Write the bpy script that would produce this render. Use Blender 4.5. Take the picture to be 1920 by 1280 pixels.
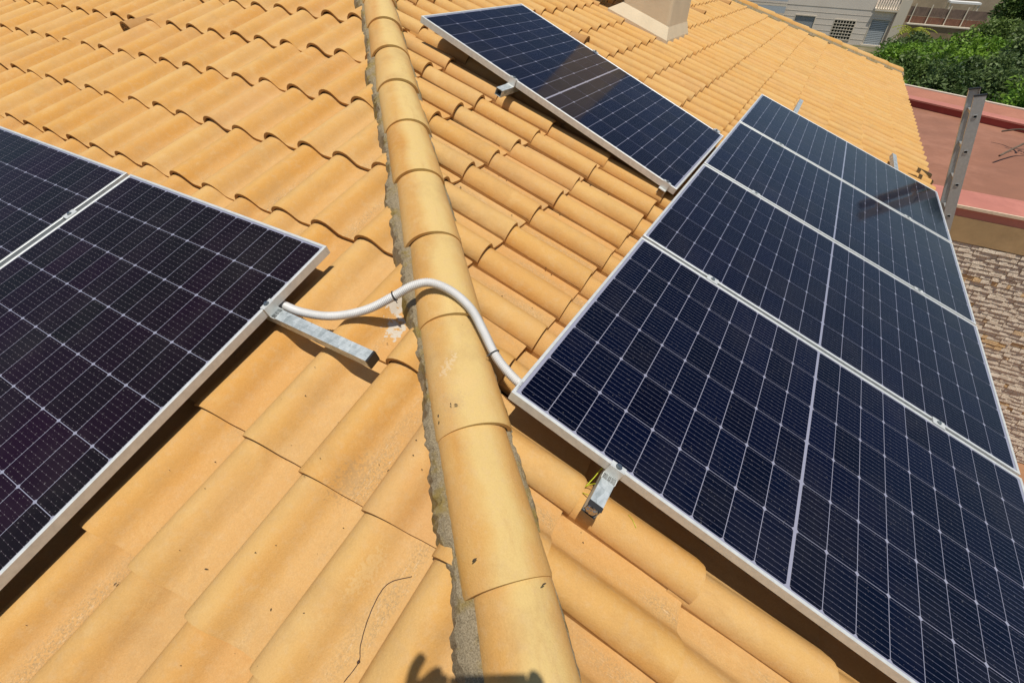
import bpy, bmesh, math, random
import numpy as np
from mathutils import Vector, Matrix
random.seed(7); rng = np.random.default_rng(7)
for o in list(bpy.data.objects): bpy.data.objects.remove(o)
S = bpy.context.scene
COL = S.collection
R_ = math.radians
# ------------------------------------------------------------------ camera
CR = [(0.8645768, 0.50115761, 0.03671524), (0.33806177, -0.52603895, -0.78038277), (-0.37178111, 0.68711285, -0.6242233)]
CP = Vector((0.46254162, -0.86535374, 0.96141709)); CF = 921.12
cd = bpy.data.cameras.new('camera'); cam = bpy.data.objects.new('camera', cd); COL.objects.link(cam)
X, Y, Z = Vector(CR[0]), -Vector(CR[1]), -Vector(CR[2])
cam.matrix_world = Matrix(((X.x, Y.x, Z.x, CP.x), (X.y, Y.y, Z.y, CP.y), (X.z, Y.z, Z.z, CP.z), (0, 0, 0, 1)))
cd.sensor_width = 36; cd.lens = 36 * CF / 1920; cd.clip_start = 0.02; cd.clip_end = 2000
S.camera = cam
# ------------------------------------------------------------------ sky and sun
SUN = Vector((0.20, -0.24, 1.15)).normalized()
elev = math.asin(SUN.z); azim = math.atan2(SUN.x, SUN.y)
w = bpy.data.worlds.new('World'); S.world = w; w.use_nodes = True
nt = w.node_tree; bg = nt.nodes['Background']
sk = nt.nodes.new('ShaderNodeTexSky'); sk.sky_type = 'NISHITA'; sk.sun_disc = False
sk.sun_elevation = elev; sk.sun_rotation = azim; sk.dust_density = 0.5; sk.air_density = 1.0
nt.links.new(sk.outputs[0], bg.inputs[0]); bg.inputs[1].default_value = 0.08
sd = bpy.data.lights.new('sun', 'SUN'); sd.energy = 4.15; sd.angle = R_(0.55); sd.color = (1, 0.945, 0.86)
so = bpy.data.objects.new('sun', sd); COL.objects.link(so); so.rotation_euler = SUN.to_track_quat('Z', 'Y').to_euler()
S.view_settings.view_transform = 'Standard'; S.view_settings.look = 'None'
S.view_settings.gamma = 1; S.view_settings.use_curve_mapping = False; S.view_settings.exposure = 0.0
S.render.engine = 'CYCLES'
try: S.cycles.max_bounces = 8
except Exception: pass

# ------------------------------------------------------------------ helpers
def tag(o, label=None, cat=None, group=None, kind=None):
    if label: o['label'] = label
    if cat: o['category'] = cat
    if group: o['group'] = group
    if kind: o['kind'] = kind
    return o
def empty(name, loc=(0, 0, 0), parent=None):
    o = bpy.data.objects.new(name, None); COL.objects.link(o); o.location = loc; o.empty_display_size = 0.1
    if parent: o.parent = parent
    return o
def link(name, me, parent=None, mat=None):
    o = bpy.data.objects.new(name, me); COL.objects.link(o)
    if mat and not me.materials: me.materials.append(mat)
    if parent is not None:
        o.parent = parent
        o.matrix_parent_inverse = Matrix.Identity(4)
    return o
def rel(o, parent, M):
    """place o at world matrix M below parent"""
    o.matrix_basis = (wm(parent).inverted() if parent else Matrix.Identity(4)) @ M
def wm(o):
    M = o.matrix_basis.copy()
    if o.parent: M = wm(o.parent) @ M
    return M
def mesh_np(name, V, F, mat=None, smooth=False, attr=None, lat=None):
    me = bpy.data.meshes.new(name); me.from_pydata([tuple(v) for v in V], [], [tuple(f) for f in F])
    if smooth: me.polygons.foreach_set('use_smooth', [True] * len(me.polygons))
    if attr is not None:
        a = me.attributes.new('rnd', 'FLOAT', 'FACE'); a.data.foreach_set('value', list(attr))
    if lat is not None:
        a = me.attributes.new('lat', 'FLOAT', 'POINT'); a.data.foreach_set('value', list(lat))
    if mat: me.materials.append(mat)
    me.update(); return me
class MB:
    def __init__(s): s.V = []; s.F = []; s.A = []
    def add(s, V, F, a=0.5):
        n = len(s.V); s.V += [tuple(v) for v in V]; s.F += [tuple(i + n for i in f) for f in F]; s.A += [a] * len(F)
    def box(s, lo, hi, M=None, a=0.5):
        (x0, y0, z0), (x1, y1, z1) = lo, hi
        V = [Vector(p) for p in ((x0,y0,z0),(x1,y0,z0),(x1,y1,z0),(x0,y1,z0),(x0,y0,z1),(x1,y0,z1),(x1,y1,z1),(x0,y1,z1))]
        if M: V = [M @ v for v in V]
        s.add(V, [(3,2,1,0),(4,5,6,7),(0,1,5,4),(1,2,6,5),(2,3,7,6),(3,0,4,7)], a)
    def tube(s, P, r, n=8, caps=True, a=0.5, up=None):
        P = [Vector(p) for p in P]; rr = r if isinstance(r, (list, tuple)) else [r] * len(P)
        t0 = (P[1] - P[0]).normalized(); u = t0.orthogonal().normalized() if up is None else Vector(up)
        base = len(s.V); V = []
        for i, p in enumerate(P):
            t = (P[min(i + 1, len(P) - 1)] - P[max(i - 1, 0)]).normalized()
            u = (u - t * u.dot(t)).normalized(); v = t.cross(u)
            for k in range(n):
                an = 2 * math.pi * k / n; V.append(p + (u * math.cos(an) + v * math.sin(an)) * rr[i])
        F = [(i * n + k, i * n + (k + 1) % n, (i + 1) * n + (k + 1) % n, (i + 1) * n + k) for i in range(len(P) - 1) for k in range(n)]
        if caps: F += [tuple(range(n))[::-1], tuple((len(P) - 1) * n + k for k in range(n))]
        s.add(V, F, a)
    def build(s, name, mat, parent=None, M=None, smooth=False, bevel=0, rnd=False):
        me = mesh_np(name, s.V, s.F, mat, smooth, s.A if rnd else None)
        if bevel:
            bm = bmesh.new(); bm.from_mesh(me)
            bmesh.ops.bevel(bm, geom=list(bm.edges), offset=bevel, segments=2, affect='EDGES', profile=0.6)
            bm.to_mesh(me); bm.free()
        o = link(name, me, parent)
        if M is not None or parent is not None: rel(o, parent, M if M is not None else Matrix.Identity(4))
        return o
def frame(o, x, y, z):
    x, y, z, o = Vector(x), Vector(y), Vector(z), Vector(o)
    return Matrix(((x.x, y.x, z.x, o.x), (x.y, y.y, z.y, o.y), (x.z, y.z, z.z, o.z), (0, 0, 0, 1)))
def spline(P, n=12):
    P = [Vector(p) for p in P]; Q = [P[0] * 2 - P[1]] + P + [P[-1] * 2 - P[-2]]; out = []
    for i in range(1, len(Q) - 2):
        a, b, c_, d = Q[i - 1:i + 3]
        for k in range(n):
            t = k / n
            out.append(0.5 * ((2 * b) + (c_ - a) * t + (2 * a - 5 * b + 4 * c_ - d) * t * t + (-a + 3 * b - 3 * c_ + d) * t ** 3))
    out.append(P[-1]); return out
# ------------------------------------------------------------------ materials
class NT:
    def __init__(s, name):
        s.m = bpy.data.materials.new(name); s.m.use_nodes = True; s.t = s.m.node_tree; s.b = s.t.nodes['Principled BSDF']
    def n(s, typ, **kw):
        x = s.t.nodes.new(typ)
        for k, v in kw.items():
            if k.startswith('i_'):
                kk = k[2:]; kk = int(kk) if kk.isdigit() else kk.replace('_', ' ')
                x.inputs[kk].default_value = v
            else: setattr(x, k, v)
        return x
    def l(s, a, b): s.t.links.new(a, b)
    def noise(s, scale, vec=None, detail=4, rough=0.55, out=0):
        x = s.n('ShaderNodeTexNoise'); x.inputs['Scale'].default_value = scale; x.inputs['Detail'].default_value = detail; x.inputs['Roughness'].default_value = rough
        if vec: s.l(vec, x.inputs['Vector'])
        return x.outputs[out]
    def ramp(s, fac, stops):
        x = s.n('ShaderNodeValToRGB'); cr = x.color_ramp
        while len(cr.elements) < len(stops): cr.elements.new(0.5)
        for e, (p, c) in zip(cr.elements, stops): e.position = p; e.color = (c if len(c) == 4 else (*c, 1)) if isinstance(c, tuple) else (c, c, c, 1)
        s.l(fac, x.inputs[0]); return x.outputs[0]
    def mix(s, f, a, b, blend='MIX'):
        x = s.n('ShaderNodeMix', data_type='RGBA', blend_type=blend)
        for v, i in ((f, 0), (a, 6), (b, 7)):
            if hasattr(v, 'links') or hasattr(v, 'is_linked'): s.l(v, x.inputs[i])
            else: x.inputs[i].default_value = v if i == 0 else ((*v, 1) if len(v) == 3 else v)
        return x.outputs[2]
    def math(s, op, a, b=None, c=None):
        x = s.n('ShaderNodeMath', operation=op)
        for i, v in enumerate((a, b, c)):
            if v is None: continue
            if isinstance(v, (int, float)): x.inputs[i].default_value = v
            else: s.l(v, x.inputs[i])
        return x.outputs[0]
    def map(s, vec, scale=(1, 1, 1), loc=(0, 0, 0), rot=(0, 0, 0)):
        x = s.n('ShaderNodeMapping'); x.inputs['Scale'].default_value = scale; x.inputs['Location'].default_value = loc; x.inputs['Rotation'].default_value = rot
        s.l(vec, x.inputs[0]); return x.outputs[0]
    def bump(s, h, strength=0.3, dist=0.01):
        x = s.n('ShaderNodeBump'); x.inputs['Strength'].default_value = strength; x.inputs['Distance'].default_value = dist
        s.l(h, x.inputs['Height']); s.l(x.outputs[0], s.b.inputs['Normal'])
    def set(s, **kw):
        for k, v in kw.items():
            k = k.replace('_', ' ')
            if isinstance(v, (int, float)): s.b.inputs[k].default_value = v
            elif isinstance(v, tuple): s.b.inputs[k].default_value = (*v, 1)
            else: s.l(v, s.b.inputs[k])
        return s.m
def simple(name, col, rough=0.6, metal=0.0, var=0.12, scale=30, bump=0.0, bscale=None, spec=None):
    t = NT(name); g = t.n('ShaderNodeNewGeometry'); f = t.noise(scale, g.outputs['Position'])
    c1 = tuple(v * (1 - var) for v in col); c2 = tuple(min(1, v * (1 + var)) for v in col)
    t.set(Base_Color=t.ramp(f, [(0.3, c1), (0.7, c2)]), Roughness=rough, Metallic=metal)
    if spec is not None: t.set(Specular_IOR_Level=spec)
    if bump: t.bump(t.noise(bscale or scale * 3, g.outputs['Position'], 5), bump, 0.01)
    return t.m

ALONG_R = (-0.94707, 0, 0.32102); ALONG_L = (0, 0.94707, 0.32102)
def KK(p): return CP + (Vector(p) - CP) * 0.972
def tile_mat(name, source, hip=False):
    t = NT(name)
    g = t.n('ShaderNodeNewGeometry'); pos = g.outputs['Position']
    tc = t.n('ShaderNodeTexCoord')
    if source == 'object':
        oi = t.n('ShaderNodeObjectInfo'); rnd = oi.outputs['Random']
    else:
        at = t.n('ShaderNodeAttribute'); at.attribute_name = 'rnd'; rnd = at.outputs['Fac']
    off = t.n('ShaderNodeCombineXYZ'); r13 = t.math('MULTIPLY', rnd, 37.0)
    for i in range(3): t.l(r13, off.inputs[i])
    va = t.n('ShaderNodeVectorMath', operation='ADD'); t.l(pos, va.inputs[0]); t.l(off.outputs[0], va.inputs[1])
    p2 = va.outputs[0]
    if source == 'object':                       # streaks run along the length of each tile (its own Y axis)
        vo = t.n('ShaderNodeVectorMath', operation='ADD'); t.l(tc.outputs['Object'], vo.inputs[0]); t.l(off.outputs[0], vo.inputs[1])
        sv = t.map(vo.outputs[0], (1, 0.22, 1))
    else: sv = t.map(p2, (0.5, 0.5, 0.5))
    flame = t.noise(11, sv, 3, 0.5)
    cloud = t.noise(5.0, p2, 4, 0.55)
    fine = t.noise(240, pos, 6, 0.75)
    mid = t.noise(38, p2, 5, 0.65)
    base = t.ramp(flame, [(0.30, (0.506, 0.229, 0.041)), (0.44, (0.593, 0.313, 0.073)), (0.56, (0.622, 0.372, 0.118)), (0.70, (0.638, 0.424, 0.161))])
    if not hip:
        la = t.n('ShaderNodeAttribute'); la.attribute_name = 'lat'
        lw = t.math('ADD', la.outputs['Fac'], t.math('MULTIPLY', t.math('SUBTRACT', cloud, 0.5), 0.30))
        latc = t.ramp(lw, [(0.0, (0.582, 0.279, 0.075)), (0.10, (0.669, 0.404, 0.140)), (0.30, (0.664, 0.383, 0.121)), (0.42, (0.616, 0.268, 0.034)), (0.54, (0.587, 0.260, 0.045)), (0.66, (0.602, 0.329, 0.125)), (1.0, (0.597, 0.319, 0.121))])
        base = t.mix(0.68, base, latc)
    base = t.mix(t.ramp(cloud, [(0.42, 0.0), (0.66, 0.5)]), base, (0.608, 0.339, 0.131))
    tint = t.ramp(rnd, [(0.0, (0.608, 0.339, 0.109)), (0.3, (0.588, 0.282, 0.052)), (0.55, (0.638, 0.409, 0.156)), (0.8, (0.577, 0.276, 0.063)), (1.0, (0.608, 0.350, 0.146))])
    base = t.mix(0.40, base, tint)
    if hip:                                      # paler band along the crown of the hip tiles
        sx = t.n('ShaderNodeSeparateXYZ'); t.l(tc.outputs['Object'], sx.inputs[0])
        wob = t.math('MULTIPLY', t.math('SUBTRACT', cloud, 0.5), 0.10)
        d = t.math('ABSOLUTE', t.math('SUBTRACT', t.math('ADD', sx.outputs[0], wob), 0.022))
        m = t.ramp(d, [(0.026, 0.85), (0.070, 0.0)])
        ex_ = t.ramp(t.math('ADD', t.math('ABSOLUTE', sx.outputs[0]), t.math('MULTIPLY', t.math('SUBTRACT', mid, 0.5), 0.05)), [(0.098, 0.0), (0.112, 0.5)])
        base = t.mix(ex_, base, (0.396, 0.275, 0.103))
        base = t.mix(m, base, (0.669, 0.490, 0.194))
    # weathering: pinkish-grey dust, pits and fine dark specks
    dust = t.ramp(mid, [(0.50, 0.0), (0.72, 0.34)])
    base = t.mix(dust, base, (0.608, 0.424, 0.230))
    grime = t.ramp(t.noise(3.4, p2, 7, 0.75), [(0.50, 0.0), (0.74, 0.5)])
    pale = t.ramp(t.noise(6.5, p2, 6, 0.7), [(0.55, 0.0), (0.70, 0.45)])
    base = t.mix(pale, base, (0.694, 0.468, 0.200))
    base = t.mix(grime, base, (0.397, 0.235, 0.094))
    sp = t.mix(1.0, t.ramp(t.noise(120, pos, 3, 0.6), [(0.70, 0.0), (0.76, 0.7)]), t.ramp(t.noise(4, pos, 3, 0.6), [(0.45, 0.0), (0.6, 1.0)]), 'MULTIPLY')
    base = t.mix(sp, base, (0.22, 0.11, 0.045))
    rough_pan = t.noise(150, pos, 5, 0.8)
    if not hip:
        pm = t.ramp(la.outputs['Fac'], [(0.52, 0.0), (0.68, 0.75), (0.98, 0.6)])
        base = t.mix(t.mix(1.0, pm, t.ramp(rough_pan, [(0.48, 0.0), (0.62, 0.34)]), 'MULTIPLY'), base, (0.467, 0.254, 0.102))
        base = t.mix(t.mix(1.0, pm, t.ramp(rough_pan, [(0.36, 0.3), (0.46, 0.0)]), 'MULTIPLY'), base, (0.721, 0.467, 0.231))
        strip = t.ramp(la.outputs['Fac'], [(0.60, 0.0), (0.74, 1.0), (0.90, 1.0), (0.97, 0.2)])
        gm = t.mix(1.0, strip, t.ramp(t.noise(5.5, sv, 3, 0.6), [(0.50, 0.0), (0.60, 1.0)]), 'MULTIPLY')
        gr = t.mix(1.0, gm, t.ramp(t.noise(180, pos, 6, 0.85), [(0.47, 0.0), (0.58, 0.8)]), 'MULTIPLY')
        base = t.mix(gr, base, (0.30, 0.21, 0.11))
        gl = t.mix(1.0, gm, t.ramp(t.noise(210, sv, 5, 0.8), [(0.56, 0.0), (0.64, 0.7)]), 'MULTIPLY')
        base = t.mix(gl, base, (0.714, 0.548, 0.341))
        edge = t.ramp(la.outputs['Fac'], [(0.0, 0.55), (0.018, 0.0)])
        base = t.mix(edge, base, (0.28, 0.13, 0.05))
    streak = t.ramp(t.noise(26, sv, 4, 0.7), [(0.56, 0.0), (0.74, 0.30)])
    base = t.mix(streak, base, (0.441, 0.229, 0.074))
    base = t.mix(0.15, base, t.ramp(fine, [(0.3, (0.286, 0.157, 0.054)), (0.7, (0.810, 0.584, 0.272))]))
    # dried mortar splashes near the conduit and scratches on the hip tile below it
    def splash(p, r, colr, amt, sc=60, thr=(0.42, 0.5), stretch=None):
        nonlocal base
        vs = t.n('ShaderNodeVectorMath', operation='SUBTRACT'); t.l(pos, vs.inputs[0]); vs.inputs[1].default_value = p
        vv = vs.outputs[0]
        if stretch: vv = t.map(vv, stretch)
        ln = t.n('ShaderNodeVectorMath', operation='LENGTH'); t.l(vv, ln.inputs[0])
        dd = t.math('DIVIDE', ln.outputs['Value'], r)
        n2 = t.noise(sc, pos, 4, 0.6)
        k = t.math('SUBTRACT', t.math('ADD', n2, 0.45), t.math('MULTIPLY', dd, 0.5))
        base = t.mix(t.ramp(k, [(thr[0] + 0.08, 0.0), (thr[1] + 0.08, amt)]), base, colr)
    if hip:
        splash(tuple(KK((-0.235, -0.01, -0.01))), 0.05, (0.70, 0.58, 0.40), 0.38, 120, (0.53, 0.58), (1.8, 0.5, 1))
        splash(tuple(KK((-0.15, -0.09, -0.03))), 0.07, (0.50, 0.34, 0.17), 0.35, 160, (0.5, 0.62))
    else:
        splash(tuple(KK((-0.557, 0.142, -0.07))), 0.062, (0.56, 0.51, 0.42), 0.95, 50, (0.4, 0.46), (1.4, 0.8, 1))
        splash(tuple(KK((-0.596, 0.225, -0.04))), 0.055, (0.58, 0.53, 0.44), 0.9, 50, (0.4, 0.46), (1.4, 0.8, 1))
        splash(tuple(KK((-0.33, -0.36, -0.23))), 0.10, (0.36, 0.235, 0.11), 0.5, 130, (0.52, 0.66), (1.8, 0.6, 1))
        splash(tuple(KK((-0.12, -0.52, -0.27))), 0.07, (0.68, 0.46, 0.2), 0.5, 130, (0.50, 0.62), (1.8, 0.6, 1))
    t.set(Base_Color=base, Roughness=0.8, Specular_IOR_Level=0.18)
    t.bump(t.mix(0.5, fine, t.noise(55, pos, 6, 0.75)), 0.55, 0.007)
    return t.m
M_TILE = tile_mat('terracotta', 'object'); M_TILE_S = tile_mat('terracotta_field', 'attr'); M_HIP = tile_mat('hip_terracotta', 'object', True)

def mortar_mat():
    t = NT('mortar'); g = t.n('ShaderNodeNewGeometry'); p = g.outputs['Position']
    a = t.noise(260, p, 5, 0.8); b = t.noise(9, p, 5, 0.65); c_ = t.noise(60, t.map(p, (1, 1, 3)), 4, 0.7)
    col = t.ramp(a, [(0.3, (0.13, 0.100, 0.060)), (0.5, (0.295, 0.235, 0.145)), (0.72, (0.50, 0.415, 0.28))])
    col = t.mix(t.ramp(b, [(0.48, 0.0), (0.62, 0.7)]), col, (0.28, 0.19, 0.028))        # yellow lichen
    col = t.mix(t.ramp(c_, [(0.60, 0.0), (0.74, 0.8)]), col, (0.075, 0.065, 0.045))
    t.set(Base_Color=col, Roughness=0.95, Specular_IOR_Level=0.1)
    t.bump(t.mix(0.5, a, c_), 0.9, 0.008); return t.m
M_MORTAR = mortar_mat()
def alu_mat(name, col, rough, metal=0.85, brushed=0.05):
    t = NT(name); g = t.n('ShaderNodeNewGeometry'); p = g.outputs['Position']
    a = t.noise(45, p, 4, 0.6); b = t.noise(400, t.map(p, (1, 1, 1)), 2)
    t.set(Base_Color=t.ramp(a, [(0.3, tuple(v * 0.82 for v in col)), (0.7, col)]), Metallic=metal,
          Roughness=t.ramp(b, [(0.3, rough - brushed), (0.7, rough + brushed)]))
    return t.m
M_FRAME = alu_mat('anodised_aluminium', (0.72, 0.735, 0.70), 0.5, 0.35)
M_LAD = alu_mat('ladder_aluminium', (0.46, 0.46, 0.44), 0.5, 0.5)
def galv_mat():
    t = NT('galvanised_steel'); g = t.n('ShaderNodeNewGeometry'); p = g.outputs['Position']
    v = t.n('ShaderNodeTexVoronoi'); v.inputs['Scale'].default_value = 70; t.l(t.map(p, (1, 0.5, 1)), v.inputs[0])
    a = t.noise(30, p, 5, 0.7)
    bwv = t.n('ShaderNodeRGBToBW'); t.l(v.outputs['Color'], bwv.inputs[0])
    col = t.mix(0.5, t.ramp(a, [(0.3, (0.36, 0.40, 0.40)), (0.7, (0.60, 0.64, 0.63))]), bwv.outputs[0], 'SOFT_LIGHT')
    t.set(Base_Color=col, Metallic=0.45, Roughness=0.5); return t.m
M_GALV = galv_mat()
M_BLACK = simple('black_plastic', (0.018, 0.017, 0.016), 0.5, var=0.2)
M_BOLT = alu_mat('bolt_steel', (0.42, 0.45, 0.44), 0.3, 0.95)
def cell_mat(name, c1, c2, pads, line, la=0.12):
    t = NT(name); tc = t.n('ShaderNodeTexCoord'); ob = tc.outputs['Object']
    oi = t.n('ShaderNodeObjectInfo'); sx = t.n('ShaderNodeSeparateXYZ'); t.l(ob, sx.inputs[0])
    g = t.n('ShaderNodeNewGeometry'); p = g.outputs['Position']
    col = t.mix(oi.outputs['Random'], c1, c2)
    col = t.mix(t.ramp(t.noise(1.6, p, 4, 0.6), [(0.35, 0.0), (0.7, 0.6)]), col, (c2[0] * 0.7, c2[1] * 1.5, c2[2] * 0.8))
    pitch = 0.0182
    fr = t.math('ABSOLUTE', t.math('SUBTRACT', t.math('FRACT', t.math('DIVIDE', t.math('ADD', sx.outputs[1], 1.0), pitch)), 0.5))
    ln = t.math('LESS_THAN', fr, 0.028)
    col = t.mix(t.math('MULTIPLY', ln, la), col, line)
    # solder pads along each bus wire
    fx = t.math('ABSOLUTE', t.math('SUBTRACT', t.math('FRACT', t.math('DIVIDE', t.math('ADD', sx.outputs[0], 1.0), 0.0225)), 0.5))
    pd = t.math('MULTIPLY', t.math('LESS_THAN', fx, 0.055), t.math('LESS_THAN', fr, 0.065))
    col = t.mix(t.math('MULTIPLY', pd, pads), col, (0.42, 0.40, 0.40))
    dustn = t.ramp(t.noise(2.2, p, 7, 0.72), [(0.48, 0.0), (0.80, 0.030)])
    spots = t.ramp(t.noise(170, p, 1, 0.3), [(0.735, 0.0), (0.76, 0.18)])
    col = t.mix(dustn, col, (0.42, 0.38, 0.34)); col = t.mix(spots, col, (0.35, 0.33, 0.31))
    t.set(Base_Color=col, Roughness=0.32, Coat_Weight=1.0, Coat_Roughness=t.ramp(t.noise(3, p, 5, 0.7), [(0.3, 0.055), (0.8, 0.11)]), Coat_IOR=1.23, Specular_IOR_Level=0.0)
    return t.m
M_CELL_R = cell_mat('monocrystalline_blue', (0.0004, 0.0009, 0.0072), (0.0010, 0.0023, 0.0150), 0.15, (0.20, 0.20, 0.27), 0.5)
M_CELL_L = cell_mat('monocrystalline_violet', (0.0125, 0.0042, 0.0115), (0.0085, 0.0058, 0.0080), 0.36, (0.18, 0.13, 0.16), 0.16)
t = NT('panel_backsheet_under_glass'); t.set(Base_Color=(0.28, 0.28, 0.35), Roughness=0.4, Coat_Weight=1.0, Coat_Roughness=0.04, Coat_IOR=1.42); M_BACK = t.m
M_CONDUIT = simple('white_pvc', (0.60, 0.59, 0.565), 0.42, var=0.05)
M_TWINE = simple('dark_wire', (0.045, 0.018, 0.012), 0.6, var=0.3, scale=200)
M_WIREYG = simple('yellow_green_wire', (0.50, 0.55, 0.03), 0.4, var=0.25, scale=60)
M_DECK = simple('roof_deck', (0.30, 0.16, 0.07), 0.9, var=0.25, scale=8, bump=0.3)
M_CREAM = simple('cream_render', (0.72, 0.61, 0.42), 0.85, var=0.06, scale=5, bump=0.25, bscale=80)
M_WALL = simple('house_render', (0.62, 0.50, 0.34), 0.85, var=0.06, scale=3, bump=0.2, bscale=60)

# ------------------------------------------------------------------ roof planes
c, s = 0.947074047794367, 0.3210151834327983
OFF = 0.04127178
nR, nL = Vector((s, 0, c)), Vector((0, -s, c))
HR, HL, DZ = 0.095, 0.0865, 0.064               # depth of the tile crests under the panel faces; roll height
def PR(a, b, h=0.0): return Vector((a * c - h * s, b, -a * s - h * c))           # a down the slope, b along the eave
def PL(u, v, h=0.0): return Vector((-u, -v * c - (OFF - h) * s, -v * s + (OFF - h) * c))
KF = 0.972                                       # tile field lies this close along the same sight lines
def K(p): return CP + (Vector(p) - CP) * KF
AF, BF, UF, VF = 0.1294, -0.8654, -0.4625, 0.511
HIPO = K((-.075, -.075, -0.10973)); HIPD = Vector((-0.687632, 0.687632, 0.23307609)).normalized()
SIDE = Vector((1, 1, 0)).normalized(); HIPN = SIDE.cross(HIPD).normalized()
FAR0, FAR1 = K((-1.29, 10.93, 0)).to_2d(), K((1.74, 13.10, 0)).to_2d()
def side_of(p): return (p.x + p.y + 0.1571) / math.sqrt(2)
fd = (FAR1 - FAR0).normalized()
def far_side(p): q = Vector((p.x, p.y)) - FAR0; return fd.x * q.y - fd.y * q.x      # >0 beyond the far hip
def proj(p):
    q = p - CP; z = q.dot(Vector(CR[2]))
    if z <= 0.05: return None
    return 960 + CF * q.dot(Vector(CR[0])) / z, 640 + CF * q.dot(Vector(CR[1])) / z, z

house = empty('tiled_house', (1.0, 5.0, -6.2))
tag(house, 'house under an ochre clay-tiled hip roof with solar arrays, seen from on top of it', 'house')
# deck sheets below the tiles (the apex lies up and left of the frame)
APX = Vector((-6.99, 6.84))
def onR(x, y, h): return Vector((x, y, (-h - s * x) / c))
def onL(x, y, h): return Vector((x, y, (OFF - h + s * y) / c))
dk = MB()
E = 1.93 * c - HR * s
hx = -0.15 + 4.0
VE = 3.2                                          # left plane eave distance down the slope
yE = -VE * c
corner = Vector((-0.15 - yE, yE))
h0 = 0.215
ex = 1.704
dk.add([onR(ex, -0.15 - ex, h0), onR(ex, FAR1.y, h0), onR(APX.x, APX.y, h0)], [(0, 1, 2)])
dk.add([onL(-13, -0.15 - ex, h0), onL(ex, -0.15 - ex, h0), onL(-6.99, 6.84, h0), onL(-13, 6.84, h0)], [(0, 1, 2, 3)])
z0 = onR(APX.x, APX.y, h0).z
dk.add([Vector((ex, FAR1.y, onR(ex, 0, h0).z)), Vector((-13, FAR1.y, onR(ex, 0, h0).z)), Vector((-13, 6.84, z0)), Vector((APX.x, APX.y, z0))], [(0, 1, 2, 3)])
roof = dk.build('roof', M_DECK, house)
# ---- tile shape
def profile(wd, hi=True):
    k = wd / 0.24; P = []
    angs = [180, 165, 148, 128, 108, 90, 72, 54, 36] if hi else [180, 150, 115, 80, 45]
    for an in angs:
        an = R_(an); P.append((0.067 + 0.066 * math.cos(an), 0.006 + 0.059 * math.sin(an)))
    P += [(0.135, 0.024), (0.148, 0.011), (0.165, 0.0045), (0.190, 0.001), (0.216, -0.001), (0.240, -0.001), (0.252, 0.000)] if hi else [(0.140, 0.017), (0.165, 0.004), (0.215, -0.001), (0.250, 0.000)]
    P[0] = (P[0][0], 0.011)
    return [(x * k, z) for x, z in P]
def tile_geo(wd, ln, hi=True, th=0.0150):
    P = profile(wd, hi); n = len(P)
    def sk(x): return -0.013 * max(0.0, 1 - x / (wd * 0.8)) + 0.003 * max(0.0, x / wd - 0.8)   # roll end reaches further down than the pan
    st = [0.0, 0.012, ln] if hi else [0.0, ln]
    V, F = [], []
    for q in st:
        drop = -0.0225 * q / ln
        kk = 1.0 - 0.05 * q / ln
        rim = -0.0022 if (hi and q == 0) else 0
        for x, z in P: V.append((x if q < 0.05 else (x - 0.067) * kk + 0.067 + 0.002, q + (sk(x) if q < 0.05 else 0), z * (1 if q < 0.05 else 0.93) + drop + rim))
    for j in range(len(st) - 1):
        for i in range(n - 1): F.append((j * n + i, j * n + i + 1, (j + 1) * n + i + 1, (j + 1) * n + i))
    # lower end face and left side face, with thickness
    b = len(V)
    for i, (x, z) in enumerate(P):
        x0, z0_ = P[max(i - 1, 0)]; x1, z1 = P[min(i + 1, n - 1)]
        nx, nz = -(z1 - z0_), (x1 - x0); L = math.hypot(nx, nz); V.append((x - nx / L * th * (0.9 if 0 < i < n - 1 else 0.3), sk(x), z - nz / L * th if i not in (0,) else z - th))
    for i in range(n - 1): F.append((b + i, b + i + 1, i + 1, i))
    b2 = len(V)
    for q in (st[-1],): V.append((P[0][0], q, P[0][1] - th - 0.021))
    F.append((b, 0, (len(st) - 1) * n, b2))
    # underside of the exposed overhang
    b3 = len(V)
    for i in range(n): v = V[b + i]; V.append((v[0], 0.06, v[2] - 0.003))
    for i in range(n - 1): F.append((b + i, b3 + i, b3 + i + 1, b + i + 1))
    return [Vector(v) for v in V], F, b
WR, WL, GR, GL = 0.2255 * KF, 0.246 * KF, 0.397 * KF, 0.42 * KF
A0, B0_, U0, V0 = AF + (0.314 - AF) * KF, BF + (0.363 - BF) * KF, UF + (0.25 - UF) * KF, VF + (0.018 - VF) * KF
geoR = tile_geo(WR, GR + 0.055); geoL = tile_geo(WL, GL + 0.055)
geoRl = tile_geo(WR, GR + 0.055, False); geoLl = tile_geo(WL, GL + 0.055, False)
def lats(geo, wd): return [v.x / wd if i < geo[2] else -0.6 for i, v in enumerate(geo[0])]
def tile_mesh(geo, nm):
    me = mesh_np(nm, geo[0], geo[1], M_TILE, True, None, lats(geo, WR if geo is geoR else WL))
    for e in me.edges: pass
    try: me.set_sharp_from_angle(angle=R_(48))
    except Exception: pass
    return me
meR, meL = tile_mesh(geoR, 'roof_tile'), tile_mesh(geoL, 'roof_tile')
tiles = []                                       # (matrix, plane, centre, needs_clip)
def under_panel_R(a, b):
    if -0.02 < a - 0.22 < 1.62 and 0.1 < b < 4.45: return True
    if -1.6 < a < -0.3 and 1.95 < b < 2.75: return True
    return False
def under_panel_L(u, v): return 1.02 < u and 0.02 < v < 1.6
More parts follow.
